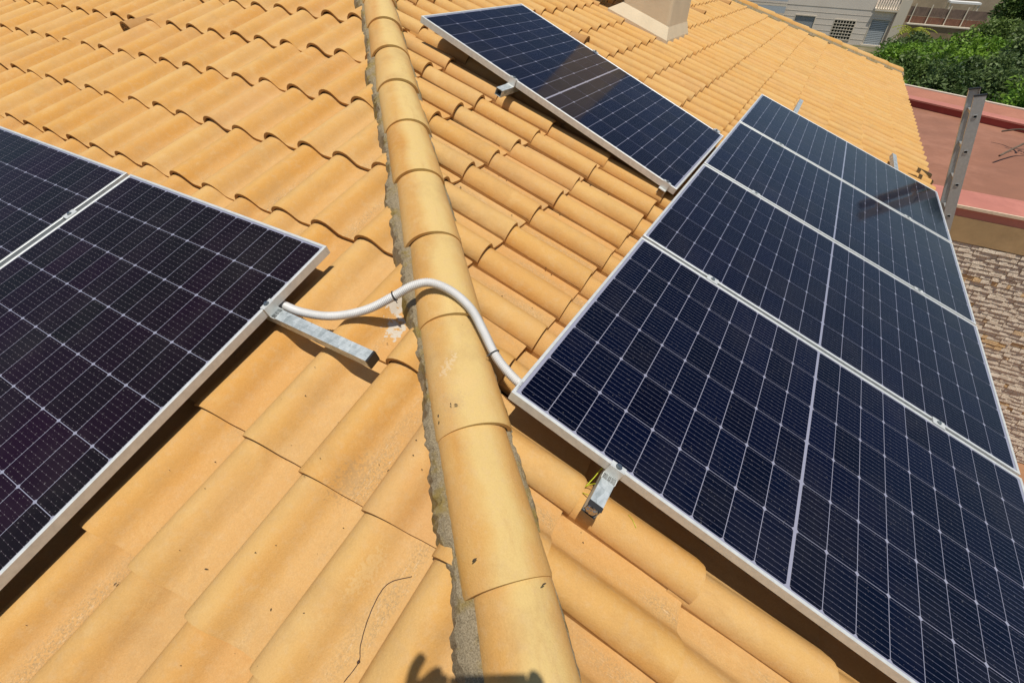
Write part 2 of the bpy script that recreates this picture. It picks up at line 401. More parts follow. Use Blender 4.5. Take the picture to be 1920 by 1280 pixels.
for k in range(-19, 5):
    a = A0 + GR * k                           # lower end of the course
    for j in range(-12, 66):
        b = B0_ + WR * j
        jit = rng.normal(0, 1, 4)
        o = PR(a + 0.004 * jit[0], b + 0.002 * jit[1], HR + DZ + 0.0015 * jit[2])
        M = frame(o, (0, 1, 0), (-c, 0, s), nR) @ Matrix.Rotation(R_(0.65) * jit[3], 4, 'Z') @ Matrix.Rotation(R_(0.5) * jit[2], 4, 'Y')
        corners = [M @ Vector(p) for p in ((0, 0, 0), (WR, 0, 0), (0, GR, 0), (WR, GR, 0))]
        sd_ = [side_of(p) for p in corners]; fs = [far_side(p) for p in corners]
        if max(sd_) < 0.03 or min(fs) > 0.0: continue
        cut = min(sd_) < 0.02 or max(fs) > -0.02
        cc = M @ Vector((WR / 2, GR / 2, 0.03)); tiles.append([M, 'R', cc, cut, under_panel_R(a - GR / 2, b + WR / 2)])
for k in range(-22, 8):
    v = V0 + GL * k
    if v > VE + 0.1: continue
    for j in range(-14, 52):
        u = U0 + WL * j
        jit = rng.normal(0, 1, 4)
        o = PL(u + 0.002 * jit[1], v + 0.004 * jit[0], HL + DZ + 0.0015 * jit[2])
        M = frame(o, (1, 0, 0), (0, c, s), nL) @ Matrix.Rotation(R_(0.65) * jit[3], 4, 'Z') @ Matrix.Rotation(R_(0.5) * jit[2], 4, 'Y')
        corners = [M @ Vector(p) for p in ((0, 0, 0), (WL, 0, 0), (0, GL, 0), (WL, GL, 0))]
        sd_ = [side_of(p) for p in corners]
        if min(sd_) > -0.03 or corners[2].y > 6.9: continue
        cut = max(sd_) > -0.02
        cc = M @ Vector((WL / 2, GL / 2, 0.03)); tiles.append([M, 'L', cc, cut, under_panel_L(u - WL / 2, v - GL / 2)])
def vis(tl):
    q = proj(tl[2])
    if q is None or tl[4]: return -1
    if not (-120 < q[0] < 2040 and -90 < q[1] < 1420): return -1
    n = nR if tl[1] == 'R' else nL
    d = CP - tl[2]
    return abs(d.normalized().dot(n)) / d.length_squared
order = sorted(range(len(tiles)), key=lambda i: -vis(tiles[i]))
best = set(i for i in order[:296] if vis(tiles[i]) > 0)
def clip_mesh(M, side, geo):
    V = [M @ v for v in geo[0]]
    bm = bmesh.new(); ly_ = bm.verts.layers.float.new('lat'); bv = [bm.verts.new(v) for v in V]
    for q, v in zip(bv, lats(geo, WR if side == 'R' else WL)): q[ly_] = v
    for f in geo[1]: bm.faces.new([bv[i] for i in f])
    wob = random.uniform(-0.008, 0.008)
    for co, no in ([(HIPO + SIDE * (0.045 + wob), SIDE)] if side == 'R' else [(HIPO - SIDE * (0.05 + wob), -SIDE)]) + ([(Vector((FAR0.x, FAR0.y, 0)), Vector((fd.y, -fd.x, 0)))] if side == 'R' else []):
        g = list(bm.verts) + list(bm.edges) + list(bm.faces)
        bmesh.ops.bisect_plane(bm, geom=g, plane_co=co, plane_no=no, clear_inner=True)
    bm.transform(M.inverted()); return bm
field = MB(); flat_ = []
for i, (M, side, cc, cut, up) in enumerate(tiles):
    near = i in best
    if near:
        if cut:
            bm = clip_mesh(M, side, geoR if side == 'R' else geoL)
            if not bm.faces: bm.free(); continue
            me = bpy.data.meshes.new('roof_tile'); bm.to_mesh(me); bm.free()
            me.polygons.foreach_set('use_smooth', [True] * len(me.polygons)); me.materials.append(M_TILE)
            try: me.set_sharp_from_angle(angle=R_(48))
            except Exception: pass
        else: me = meR if side == 'R' else meL
        o = link('roof_tile', me, roof); rel(o, roof, M)
    else:
        close = (cc - CP).length < 7.5
        geo = {('R', True): geoR, ('L', True): geoL, ('R', False): geoRl, ('L', False): geoLl}[(side, close)]
        r = rng.random()
        if cut:
            bm = clip_mesh(M, side, geo)
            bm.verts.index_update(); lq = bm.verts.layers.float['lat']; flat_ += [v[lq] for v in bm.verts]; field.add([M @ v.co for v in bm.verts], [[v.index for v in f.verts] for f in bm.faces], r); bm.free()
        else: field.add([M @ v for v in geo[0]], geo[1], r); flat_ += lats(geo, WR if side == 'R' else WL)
fo = link('roof_tile', mesh_np('roof_tile', field.V, field.F, M_TILE_S, True, field.A, flat_), roof); rel(fo, roof, Matrix.Identity(4)); tag(fo, kind='stuff')
try: fo.data.set_sharp_from_angle(angle=R_(48))
except Exception: pass
# ---- hip tiles
def hip_geo(ln, r0=0.114, r1=0.101, hh=0.094, th=0.014, n=18):
    V, F = [], []
    st = [0, 0.01, ln * 0.5, ln]
    for q in st:
        t_ = q / ln; r = r0 * (1 - t_) + r1 * t_; h = hh * (1 - t_) + (hh - 0.016) * t_
        for i in range(n + 1):
            an = math.pi * (0.02 + 0.96 * i / n); rim = 0.003 if q == 0 else 0
            V.append(((r - rim) * math.cos(an), q, (h - rim) * math.sin(an)))
    m = n + 1
    for j in range(len(st) - 1):
        for i in range(n): F.append((j * m + i + 1, j * m + i, (j + 1) * m + i, (j + 1) * m + i + 1))
    b = len(V)
    for q in (0, 0.08):
        for i in range(n + 1):
            an = math.pi * (0.02 + 0.96 * i / n); V.append(((r0 - th) * math.cos(an), q, (hh - th) * math.sin(an)))
    for i in range(n): F.append((i + 1, b + i + 1, b + i, i)); F.append((b + i, b + i + 1, b + m + i + 1, b + m + i))
    return [Vector(v) for v in V], F
hg = hip_geo(0.402 + 0.06, 0.111, 0.098, 0.092); meH = mesh_np('hip_tile', hg[0], hg[1], M_HIP, True)
try: meH.set_sharp_from_angle(angle=R_(60))
except Exception: pass
for k in range(-6, 22):
    t_ = (-0.013 + 0.4125 * k) * KF
    j = rng.normal(0, 1, 4)
    o = HIPO + HIPD * t_ + Vector((0, 0, -0.044)) + SIDE * (0.0015 * j[0] - 0.002) + HIPN * 0
    up = SIDE.cross(HIPD).normalized()
    if up.z < 0: up = -up
    M = frame(o, SIDE, HIPD, SIDE.cross(HIPD)) @ Matrix.Rotation(R_(0.8) * j[1], 4, 'Z') @ Matrix.Rotation(R_(1.6) * j[2], 4, 'Y') @ Matrix.Rotation(R_(0.25) * j[3], 4, 'X')
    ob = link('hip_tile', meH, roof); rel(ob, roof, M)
    if k == -1: ob['label'] = 'hip tile with a small chipped pit near its lower right edge'
# far hip
FD3 = Vector((fd.x, fd.y, 0)); zf = lambda x: onR(x, 0, HR).z
A3 = Vector((FAR1.x, FAR1.y, zf(FAR1.x))); B3 = Vector((FAR0.x, FAR0.y, zf(FAR0.x)))
FH = (B3 - A3).normalized(); FS = FH.cross(Vector((0, 0, 1))).normalized(); FU = FS.cross(FH).normalized()
for k in range(0, 14):
    o = A3 + FH * (0.02 + 0.395 * k) + Vector((0, 0, -0.03))
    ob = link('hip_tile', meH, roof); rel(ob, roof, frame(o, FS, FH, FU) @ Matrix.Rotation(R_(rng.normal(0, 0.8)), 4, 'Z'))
# ---- mortar bedding under the hip tiles
def mortar(sgn, prof, t0=-2.2, t1=8.0):
    V, F = [], []; n = len(prof); ph = [random.uniform(0, 6) for _ in range(8)]
    N = int((t1 - t0) / 0.011)
    for i in range(N + 1):
        t_ = t0 + (t1 - t0) * i / N
        wv = sum(math.sin(t_ * f + p) * a for f, p, a in zip((5, 11, 23, 47, 97, 160), ph, (.004, .003, .002, .0012, .0010, .0008)))
        for q, (sd_, z, am) in enumerate(prof):
            d_ = wv * am + random.uniform(-.0025, .0025) * am
            V.append(HIPO + HIPD * t_ + SIDE * sgn * (sd_ + d_) + Vector((0, 0, z + random.uniform(-.002, .002) * (q > 0))))
    for i in range(N):
        for q in range(n - 1):
            f = (i * n + q, i * n + q + 1, (i + 1) * n + q + 1, (i + 1) * n + q); F.append(f if sgn < 0 else f[::-1])
    me = mesh_np('mortar_bed', V, F, M_MORTAR, False); o = link('mortar_bed', me, roof); rel(o, roof, Matrix.Identity(4)); return o
mortar(-1, [(0.080, -0.016, 0), (0.104, -0.022, 0.2), (0.118, -0.029, 1.1), (0.129, -0.044, 2.2), (0.136, -0.085, 2.5), (0.144, -0.14, 1.6)])
mortar(1, [(0.08, -0.03, 0), (0.101, -0.038, 0.1), (0.109, -0.046, 0.5), (0.115, -0.070, 0.8), (0.117, -0.13, 0.8)])
V, F = [], []
for i in range(160):
    t_ = 0.0 + 5.7 * i / 160
    for q, (sd_, z) in enumerate([(-0.06, 0.0), (-0.105, -0.005), (-0.13 - random.uniform(0, .02), -0.05), (-0.14, -0.12)]):
        V.append(A3 + FH * t_ + FS * (sd_ if FS.dot(Vector((0, -1, 0))) < 0 else -sd_) * 1 + Vector((0, 0, z)))
for i in range(159):
    for q in range(3): F.append((i * 4 + q, i * 4 + q + 1, i * 4 + q + 5, i * 4 + q + 4))
o = link('mortar_bed', mesh_np('mortar_bed', V, F, M_MORTAR), roof); rel(o, roof, Matrix.Identity(4))
# ---- ventilation tiles
def vent(P0, X_, Y_, N_):
    M = frame(P0, X_, Y_, N_); mb = MB(); n = 12; r, h = 0.066, 0.074
    for j, q in enumerate((0.0, 0.10, 0.24)):
        for i in range(n + 1):
            an = math.pi * i / n; hh = h * (1 - 0.62 * j / 2); mb.V.append(Vector((r * math.cos(an), q, hh * math.sin(an))))
    for j in range(2):
        for i in range(n): mb.F.append((j * 13 + i + 1, j * 13 + i, (j + 1) * 13 + i, (j + 1) * 13 + i + 1)); mb.A.append(.5)
    v = link('vent_tile', mesh_np('vent_tile', mb.V, mb.F, M_TILE, True), roof); rel(v, roof, M)
    g = MB(); pts = [(0.060 * math.cos(math.pi * i / n), 0.004, 0.066 * math.sin(math.pi * i / n)) for i in range(n + 1)]
    g.add(pts, [tuple(range(n + 1))]); g.build('vent_opening', M_BLACK, roof, M)
    b = MB()
    for i in range(n):
        an, a2 = math.pi * i / n, math.pi * (i + 1) / n
        b.add([(q * math.cos(x), -0.002, w_ * math.sin(x)) for x in (an, a2) for q, w_ in ((0.066, 0.074), (0.054, 0.060))], [(0, 1, 3, 2)])
        b.add([(q * math.cos(x), -0.0015, w_ * math.sin(x)) for x in (an, a2) for q, w_ in ((0.034, 0.038), (0.028, 0.031))], [(0, 1, 3, 2)])
    for an in (30, 60, 90, 120, 150):
        ca, sa = math.cos(R_(an)), math.sin(R_(an)); nx, nz = -sa * 0.0035, ca * 0.0035
        b.add([(0.03 * ca + nx, -0.002, 0.034 * sa + nz), (0.03 * ca - nx, -0.002, 0.034 * sa - nz), (0.058 * ca - nx, -0.002, 0.064 * sa - nz), (0.058 * ca + nx, -0.002, 0.064 * sa + nz)], [(0, 1, 2, 3)])
    b.build('vent_grille', M_TILE, roof, M)
vent(PL(4.07, -1.44, HL + 0.046), (1, 0, 0), (0, c, s), nL)
for a, b in ((-1.50, 3.82), (-1.41, 7.95), (-1.47, 10.1)): vent(PR(AF + (a - AF) * KF, BF + (b - BF) * KF, HR + 0.046), (0, 1, 0), (-c, 0, s), nR)
# ---- chimney
ch = MB(); x0, x1, y0, y1 = -1.66, -1.13, 5.17, 5.93
ch.box((x0, y0, -0.2), (x1, y1, 2.6))
ch.build('chimney', M_CREAM, house, bevel=0.03)
fl = MB()                                         # sloping render fillet round its foot
def fz(x): return onR(x, 0, HR + 0.02).z
fw = 0.06
ring0 = [(x0, y0), (x1, y0), (x1, y1), (x0, y1)]; ring1 = [(x0 - .14, y0 - fw), (x1 + fw * .4, y0 - fw), (x1 + fw * .4, y1 + fw), (x0 - .14, y1 + fw)]
Vf = [Vector((x, y, fz(x) + 0.12)) for x, y in ring0] + [Vector((x, y, fz(x) + 0.012)) for x, y in ring1] + [Vector((x, y, fz(x) - 0.08)) for x, y in ring1]
fl.add(Vf, [(i, (i + 1) % 4, 4 + (i + 1) % 4, 4 + i) for i in range(4)] + [(4 + i, 4 + (i + 1) % 4, 8 + (i + 1) % 4, 8 + i) for i in range(4)])
fl.build('chimney_fillet', M_CREAM, house)
gy = MB(); gy.box((-3.0, y0 - 0.02, fz(-3.0) - .1), (-1.78, y0 + 0.2, fz(-2.2) + 0.05)); gy.build('chimney_gutter', M_MORTAR, house)
capm = MB(); capm.box((x0 - .08, y0 - .08, 2.6), (x1 + .08, y1 + .08, 2.7)); capm.build('chimney_cap', M_CREAM, house, bevel=0.01)
# ---- walls and eaves
wl = MB(); wl.box((-12.6, -3.0 + 1.35, -6.2), (1.42, 12.7, -1.0))
wl.build('wall', M_WALL, house)
ev = MB(); ze = onR(ex, 0, h0).z
ev.box((1.40, -1.85, ze - 0.16), (1.74, 13.05, ze - 0.005)); ev.build('eave', M_WALL, house)

# ------------------------------------------------------------------ solar panels
CW, CH, GAPC = 0.091, 0.1819, 0.0021
def cell_mesh(mat, w_, h_, ch_=0.006):
    w2, h2 = w_ / 2, h_ / 2
    P = [(-w2 + ch_, -h2), (w2 - ch_, -h2), (w2, -h2 + ch_), (w2, h2 - ch_), (w2 - ch_, h2), (-w2 + ch_, h2), (-w2, h2 - ch_), (-w2, -h2 + ch_)]
    V = [(x, y, 0) for x, y in P] + [(x, y, -0.0003) for x, y in P]
    F = [tuple(range(8))] + [(i + 8, (i + 1) % 8 + 8, (i + 1) % 8, i) for i in range(8)]
    return mesh_np('solar_cell', V, F, mat)
def make_panel(label, M, na, nb, pa, pb, cm, group, half=True, margin_a=0.014, margin_b=0.014, sticker=False):
    """local X runs along the strings (na half cells), local Y across (nb cells), Z out of the face"""
    root = empty('solar_panel'); root.matrix_basis = M
    tag(root, label, 'solar panel', group)
    mid = 0.008 if half else 0.0
    LA = na * pa - GAPC + mid + 2 * margin_a; LB = nb * pb - GAPC + 2 * margin_b
    th, lip = 0.035, 0.0105
    fr = MB()
    def bar(x0, y0, x1, y1): fr.box((x0, y0, -th), (x1, y1, 0.0))
    bar(0, 0, LA, lip); bar(0, LB - lip, LA, LB); bar(0, lip, lip, LB - lip); bar(LA - lip, lip, LA, LB - lip)
    f = link('frame', mesh_np('frame', fr.V, fr.F, M_FRAME), root)
    bm = bmesh.new(); bm.from_mesh(f.data); bmesh.ops.bevel(bm, geom=list(bm.edges), offset=0.0012, segments=1, affect='EDGES'); bm.to_mesh(f.data); bm.free()
    g = MB(); g.box((lip, lip, -0.0075), (LA - lip, LB - lip, -0.0025)); link('backsheet', mesh_np('backsheet', g.V, g.F, M_BACK), root)
    for i in range(na):
        xx = margin_a + i * pa + (pa - GAPC) / 2 + (mid if i >= na // 2 else 0)
        for j in range(nb):
            yy = margin_b + j * pb + (pb - GAPC) / 2
            o = link('solar_cell', cm, root); o.matrix_basis = Matrix.Translation((xx, yy, -0.00215))
    # junction box below
    jb = MB(); jb.box((LA / 2 - .05, LB / 2 - .04, -0.03), (LA / 2 + .05, LB / 2 + .04, -0.0085)); link('junction_box', mesh_np('junction_box', jb.V, jb.F, M_BLACK), root)
    if sticker:
        st = MB()
        for q in range(7):
            x_ = lip + 0.0012; y_ = 0.020 + q * 0.0052
            st.box((x_ - 0.0065, y_, 0.0002), (x_ - 0.001, y_ + 0.0012 + 0.0012 * (q % 3), 0.0007))
        link('serial_label', mesh_np('serial_label', st.V, st.F, M_STK), root)
    return root, LA, LB
M_STK = simple('label_print', (0.25, 0.25, 0.27), 0.6)
pa = 0.093; cmR = cell_mesh(M_CELL_R, pa - GAPC, CH)
WP, LP = 1.134, 1.722
lab = ['nearest panel of the right-hand array, its corner under the white conduit end',
       'second panel from the camera in the right-hand array of four',
       'third panel from the camera in the right-hand array, touching the raised panel',
       'farthest panel of the right-hand array, next to the ladder top']
for k in range(4):
    M = frame(PR(0, k * (WP + 0.02)), (c, 0, -s), (0, 1, 0), nR)
    make_panel(lab[k], M, 18, 6, pa, 0.184, cmR, 'panels of the right-hand array', True, (LP - 18 * pa + GAPC - 0.008) / 2, (WP - 6 * 0.184 + GAPC) / 2, sticker=(k == 0))
# raised panel in the middle
def rodr(v):
    v = Vector(v); return Matrix.Rotation(v.length, 4, v.normalized())
B0 = frame((0, 0, 0), (c, 0, -s), (0, 1, 0), nR)
MID0 = B0 @ (Matrix.Translation((-1.854, 1.890, 0.035)) @ rodr((0.008, 0.046, -0.005)))
MID = MID0 @ Matrix.Scale(1.0635, 4)
make_panel('single raised panel just above the right-hand array, beside the hip', MID, 18, 6, pa, 0.184, cmR, None, True, (LP - 18 * pa + GAPC - 0.008) / 2, (WP - 6 * 0.184 + GAPC) / 2)
# left array
pal = 0.0915; cmL = cell_mesh(M_CELL_L, pal - GAPC, 0.174, 0.006)
labL = ['nearest panel of the left array, its corner beside the rail with a black end cap', 'left array panel across the clamped joint, cut by the left edge of the photo', 'outermost panel of the left array, only its upper edge corner in view']
W13 = 13 * pal - GAPC + 0.028
for k in range(3):
    M = frame(PL(0.879 + k * (W13 + 0.03), -0.213), (-1, 0, 0), (0, -c, -s), nL)
    make_panel(labL[k], M, 13, 10, pal, 0.17603, cmL, 'panels of the left array', False, 0.014, 0.0185)

# ------------------------------------------------------------------ rails with clamps
def clampR(parent, M, end=True):
    mb = MB()
    if end:                                      # Z-shaped end clamp: lip over the frame, web down outside it
        mb.box((-0.022, -0.004, 0.0006), (0.022, 0.012, 0.0042)); mb.box((-0.022, -0.007, -0.040), (0.022, -0.003, 0.0042)); mb.box((-0.022, -0.026, -0.040), (0.022, -0.007, -0.036))
    else: mb.box((-0.025, -0.009, 0.0008), (0.025, 0.029, 0.0042)); mb.box((-0.025, 0.004, -0.035), (0.025, 0.016, 0.0008))
    o = mb.build('clamp', M_FRAME, parent, M)
    b = MB(); y = 0.004 if end else 0.010
    b.tube([(0, y, 0.0042), (0, y, 0.0058)], 0.0095, 16); b.tube([(0, y, 0.0058), (0, y, 0.0105)], 0.0066, 6)
    b.build('bolt', M_BOLT, o, M)
def rail(label, O_, D_, N_, L_, hw=0.02, hh=0.04, caps=(True, True), open_end=False, grp=None, w=None):
    """square tube from O_ along D_, top face at local z=0"""
    D_, N_ = Vector(D_), Vector(N_); X_ = D_.cross(N_)
    M = frame(O_, X_, D_, N_)
    root = empty('mounting_rail'); root.matrix_basis = M; tag(root, label, 'rail', grp)
    mb = MB(); t_ = 0.0025
    for (x0, z0, x1, z1) in ((-hw, -t_, hw, 0), (-hw, -hh, hw, -hh + t_), (-hw, -hh + t_, -hw + t_, -t_), (hw - t_, -hh + t_, hw, -t_)): mb.box((x0, 0, z0), (x1, L_, z1))
    mb.box((-hw * .3, 0.001, 0.0), (-hw * .24, L_ - .001, 0.0006)); mb.box((hw * .24, 0.001, 0.0), (hw * .3, L_ - .001, 0.0006))
    link('tube', mesh_np('tube', mb.V, mb.F, M_GALV), root)
    for e, y0, y1 in ((caps[0], -0.006, 0.001), (caps[1], L_ - 0.001, L_ + 0.006)):
        if e:
            cp = MB(); cp.box((-hw - .001, y0, -hh - .001), (hw + .001, y1, 0.001)); o = link('end_cap', mesh_np('end_cap', cp.V, cp.F, M_BLACK), root)
            o.location = (0, 0, 0)
        elif y0 < 0:
            cp = MB(); cp.box((-hw + t_, 0.03, -hh + t_), (hw - t_, 0.032, -t_)); link('end_plug', mesh_np('end_plug', cp.V, cp.F, M_BLACK), root)
    return root
dL, vL = Vector((0, -c, -s)), 0.082
r1 = rail('galvanised rail sticking out of the left array, black end cap beside the hip', PL(0.452, vL, 0.036), (-1, 0, 0), nL, 4.3, caps=(True, False), grp='mounting rails')
clampR(r1, frame(PL(0.8788, vL, 0.0), (0, -c, -s), (-1, 0, 0), nL))
for k in (1, 2): clampR(r1, frame(PL(0.879 + k * (W13 + 0.03) - 0.025, vL, 0), (0, -c, -s), (-1, 0, 0), nL), False)
r2 = rail('lower hidden rail carrying the left array', PL(1.25, vL + 1.05, 0.036), (-1, 0, 0), nL, 4.0, caps=(True, False), grp='mounting rails')
ra = []
for a, l_, b0 in ((0.352, 'upper galvanised rail of the right array, foil-stuffed near end with a green wire', -0.118), (1.38, 'lower galvanised rail of the right array, its far end bare by the eave', -0.10)):
    r_ = rail(l_, PR(a, b0, 0.036), (0, 1, 0), nR, 5.42 - b0 if a < 1 else 5.40, caps=(False, False), grp='mounting rails'); ra.append(r_)
    clampR(r_, frame(PR(a, 0.0, 0), (-c, 0, s), (0, 1, 0), nR))
    for k in (1, 2, 3): clampR(r_, frame(PR(a, k * (WP + 0.02) - 0.02, 0), (-c, 0, s), (0, 1, 0), nR), False)
# crumpled foil stuffed in the near end of the upper rail
fb = bmesh.new(); bmesh.ops.create_icosphere(fb, subdivisions=3, radius=1)
for v in fb.verts: v.co *= 1 + random.uniform(-.22, .14); v.co = Vector((v.co.x * .018, v.co.y * .012, v.co.z * .018))
fm = bpy.data.meshes.new('foil_plug'); fb.to_mesh(fm); fb.free(); fm.materials.append(alu_mat('foil', (0.55, 0.5, 0.45), 0.25, 0.9))
o = link('foil_plug', fm, ra[0]); o.location = (0, 0.004, -0.020)
for ob in ra[0].children:
    if ob.name.startswith('end_plug'): bpy.data.objects.remove(ob)
bd = MB(); bd.box((-0.0208, -0.004, -0.0408), (0.0208, 0.016, -0.0400)); bd.box((-0.0208, -0.004, 0.0007), (0.0208, 0.012, 0.0014))
link('tape_band', mesh_np('tape_band', bd.V, bd.F, M_BLACK), ra[0])
# rails of the raised panel
def mid_pt(a, b, h=0): return MID @ Vector((a, b, -h))
mX, mY, mZ = (MID0.to_3x3() @ Vector(v) for v in ((1, 0, 0), (0, 1, 0), (0, 0, 1)))
for a, l_ in ((0.655, 'open-ended rail stub under the raised middle panel'), (1.66, 'rail under the lower edge of the raised middle panel')):
    r_ = rail(l_, mid_pt(a, -0.125 if a < 1 else -0.012, 0.036), mY, mZ, WP * 1.0635 + 0.19, hw=0.021, caps=(False, False), grp='mounting rails')
    clampR(r_, frame(mid_pt(a, 0), -mX, mY, mZ)); clampR(r_, frame(mid_pt(a, WP), mX, -mY, mZ))
# ------------------------------------------------------------------ conduit
path = [(-1.02, -0.02, -0.045), (-0.937, -0.022, -0.042), (-0.849, -0.006, -0.052), (-0.736, 0.031, -0.050), (-0.630, 0.088, -0.019), (-0.552, 0.150, 0.030), (-0.500, 0.193, 0.068), (-0.448, 0.226, 0.082), (-0.375, 0.242, 0.066), (-0.288, 0.228, 0.036), (-0.211, 0.186, 0.000), (-0.15, 0.150, -0.034), (-0.101, 0.132, -0.058), (-0.045, 0.118, -0.078), (0.02, 0.11, -0.095)]
sp = spline([PL(1.06, 0.055, 0.062), PL(0.945, 0.036, 0.062)] + [K(q) for q in path[2:]], 40)
# resample evenly
ds = [0.0]
for a_, b_ in zip(sp, sp[1:]): ds.append(ds[-1] + (b_ - a_).length)
def at(d_):
    i = min(max(np.searchsorted(ds, d_) - 1, 0), len(sp) - 2); f = (d_ - ds[i]) / max(ds[i + 1] - ds[i], 1e-9); return sp[i].lerp(sp[i + 1], min(max(f, 0), 1))
N = int(ds[-1] / 0.00155)
CPTS = [at(ds[-1] * i / N) for i in range(N + 1)]
rad = [0.0118 + (0.0 if i % 4 < 2 else 0.0032) for i in range(N + 1)]
mb = MB(); mb.tube(CPTS, rad, 16)
cond = mb.build('conduit', M_CONDUIT, smooth=True); tag(cond, 'white corrugated conduit crossing the hip between the two arrays', 'conduit')
def tie(d_):
    p = at(d_); t_ = (at(d_ + .005) - at(d_ - .005)).normalized(); u = t_.orthogonal().normalized(); v_ = t_.cross(u)
    mb = MB(); mb.tube([p + (u * math.cos(q) + v_ * math.sin(q)) * 0.0160 for q in np.linspace(0, 2 * math.pi, 25)], 0.0021, 6, False)
    n_ = (CP - p).normalized(); n_ = (n_ - t_ * n_.dot(t_)).normalized(); b_ = t_.cross(n_)
    M = frame(p + n_ * .012 + b_ * 0.011, t_, n_, b_); mb.box((-.003, -.003, -.0035), (.003, .003, .005), M); mb.box((-.0012, -.001, .004), (.0012, .0006, .014), M)
    mb.build('cable_tie', M_BLACK, cond)
def near_d(q): q = Vector(q); return min(np.linspace(0, ds[-1], 600), key=lambda x: (at(x) - q).length)
tie(near_d(K((-0.548, 0.155, 0.032)))); tie(near_d(K((-0.148, 0.149, -0.034))))
# ------------------------------------------------------------------ loose wires
def prof_z(wd, x):
    P = profile(wd)
    if x <= P[0][0]: return P[0][1]
    for (x0, z0_), (x1, z1_) in zip(P, P[1:]):
        if x0 <= x <= x1: return z0_ + (z1_ - z0_) * (x - x0) / max(x1 - x0, 1e-6)
    return P[-1][1]
def dropL(p, up=0.0):
    p = K(p); u, v = -p.x, p.dot(Vector((0, -c, -s)))
    j = math.ceil((u - U0) / WL); k = math.ceil((v - V0) / GL)
    q = V0 + GL * k - v
    return PL(u, v, HL + DZ - (prof_z(WL, U0 + WL * j - u) - 0.021 * q / (GL + .055)) - up)
def dropR(p, up=0.0):
    p = K(p); a, b = p.dot(Vector((c, 0, -s))), p.y
    j = math.floor((b - B0_) / WR); k = math.ceil((a - A0) / GR); q = A0 + GR * k - a
    return PR(a, b, HR + DZ - (prof_z(WR, b - B0_ - WR * j) - 0.021 * q / (GR + .055)) - up)
mb = MB(); P = spline([dropL(q, 0.0022) for q in [(-0.0353, -0.7134, -0.3281), (-0.0304, -0.6686, -0.3098), (-0.0486, -0.6413, -0.3005), (-0.0678, -0.5888, -0.2933), (-0.0778, -0.5266, -0.2890), (-0.0686, -0.4921, -0.2780), (-0.0298, -0.463, -0.2520)]], 10); P = [dropL(CP + (q - CP) / KF, 0.0018 + 0.0012 * math.sin(i * .7) ** 2) for i, q in enumerate(P)]
mb.tube(P, 0.00105, 6); k_ = dropL((-0.0304, -0.6686, -0.3098), .003); mb.tube([k_ + Vector((0, -.004, 0)), k_ + Vector((0, -.002, .001)), k_ + Vector((0, .002, .001)), k_ + Vector((0, .004, 0))], [.001, .0035, .0035, .001], 8)
o = mb.build('wire_scrap', M_TWINE, smooth=True); tag(o, 'thin dark curved wire with a knot lying on the tiles near the bottom edge', 'wire')
mb = MB()
for q in ([(0.30, 0.035, -0.16), (0.287, 0.020, -0.171), (0.277, -0.006, -0.190), (0.262, -0.040, -0.212), (0.258, -0.049, -0.217)], [(0.258, -0.049, -0.217), (0.264, -0.036, -0.205), (0.277, -0.030, -0.190), (0.292, -0.032, -0.172), (0.308, -0.037, -0.160)]):
    mb.tube(spline(q, 8), 0.0016, 6)
mb.tube(spline([(0.255, -0.046, -0.218), (0.270, -0.052, -0.208), (0.285, -0.057, -0.198)], 8), 0.0013, 6)
o = mb.build('earth_wire', M_WIREYG, smooth=True); tag(o, 'short yellow and green earth wire curled at the foil-stuffed rail end', 'wire')
mb = MB(); q0 = Vector((0.309, -0.037, -0.1590))
for i in range(7):
    d_ = Vector((random.uniform(-.3, 1), random.uniform(-1, .6), random.uniform(-.1, .3))).normalized() * random.uniform(.008, .018); mb.tube([q0, q0 + d_ * .5 + Vector((0, 0, .002)), q0 + d_], 0.0004, 4)
mb.tube([(0.335, -0.115, -0.1602), (0.337, -0.095, -0.1612), (0.339, -0.08, -0.163)], .0006, 4)
o = mb.build('wire_strands', M_BOLT); tag(o, 'frayed bare wire strands on top of the foil-stuffed rail', 'wire')
mb = MB(); a_ = dropR((0.397, 0.005, -0.282), .0015); mb.tube([a_, dropR((0.410, -0.004, -0.290), .002), dropR((0.425, -0.022, -0.298), .0015)], .0008, 5)
o = mb.build('wire_clipping', M_WIREYG, smooth=True); tag(o, 'tiny straight yellow wire clipping on the tile right of the rail end', 'wire')
# small bits of dirt and leaf on the tiles
M_BITS = simple('leaf_bits', (0.06, 0.04, 0.02), 0.8, var=0.5, scale=50)
mb = MB()
bits = [(-0.546, -0.706, -0.340), (-0.308, -0.688, -0.333), (-0.767, -0.856, -0.390), (-0.544, 0.07, -0.078), (-0.246, -0.277, -0.195), (-0.144, -0.091, -0.049), (-0.153, -0.138, -0.060), (0.296, -0.349, -0.168), (-1.536, 1.185, 0.402), (0.134, -0.391, -0.150), (-0.279, 0.815, -0.040), (-0.13, -0.085, -0.0495)]
for bi, p in enumerate(bits):
    p = dropL(p, .001) if bi < 5 else (K(p) - Vector((0, 0, .001)) if bi != 10 else dropR(p, .001)); r = random.uniform(.0018, .0042); an = random.uniform(0, 3); d_ = Vector((math.cos(an), math.sin(an), .1)) * r * 1.6
    mb.tube([p - d_, p - d_ * .3 + Vector((0, 0, .002)), p + d_ * .4 + Vector((0, 0, .0015)), p + d_], [r * .2, r * .6, r * .5, r * .15], 6)
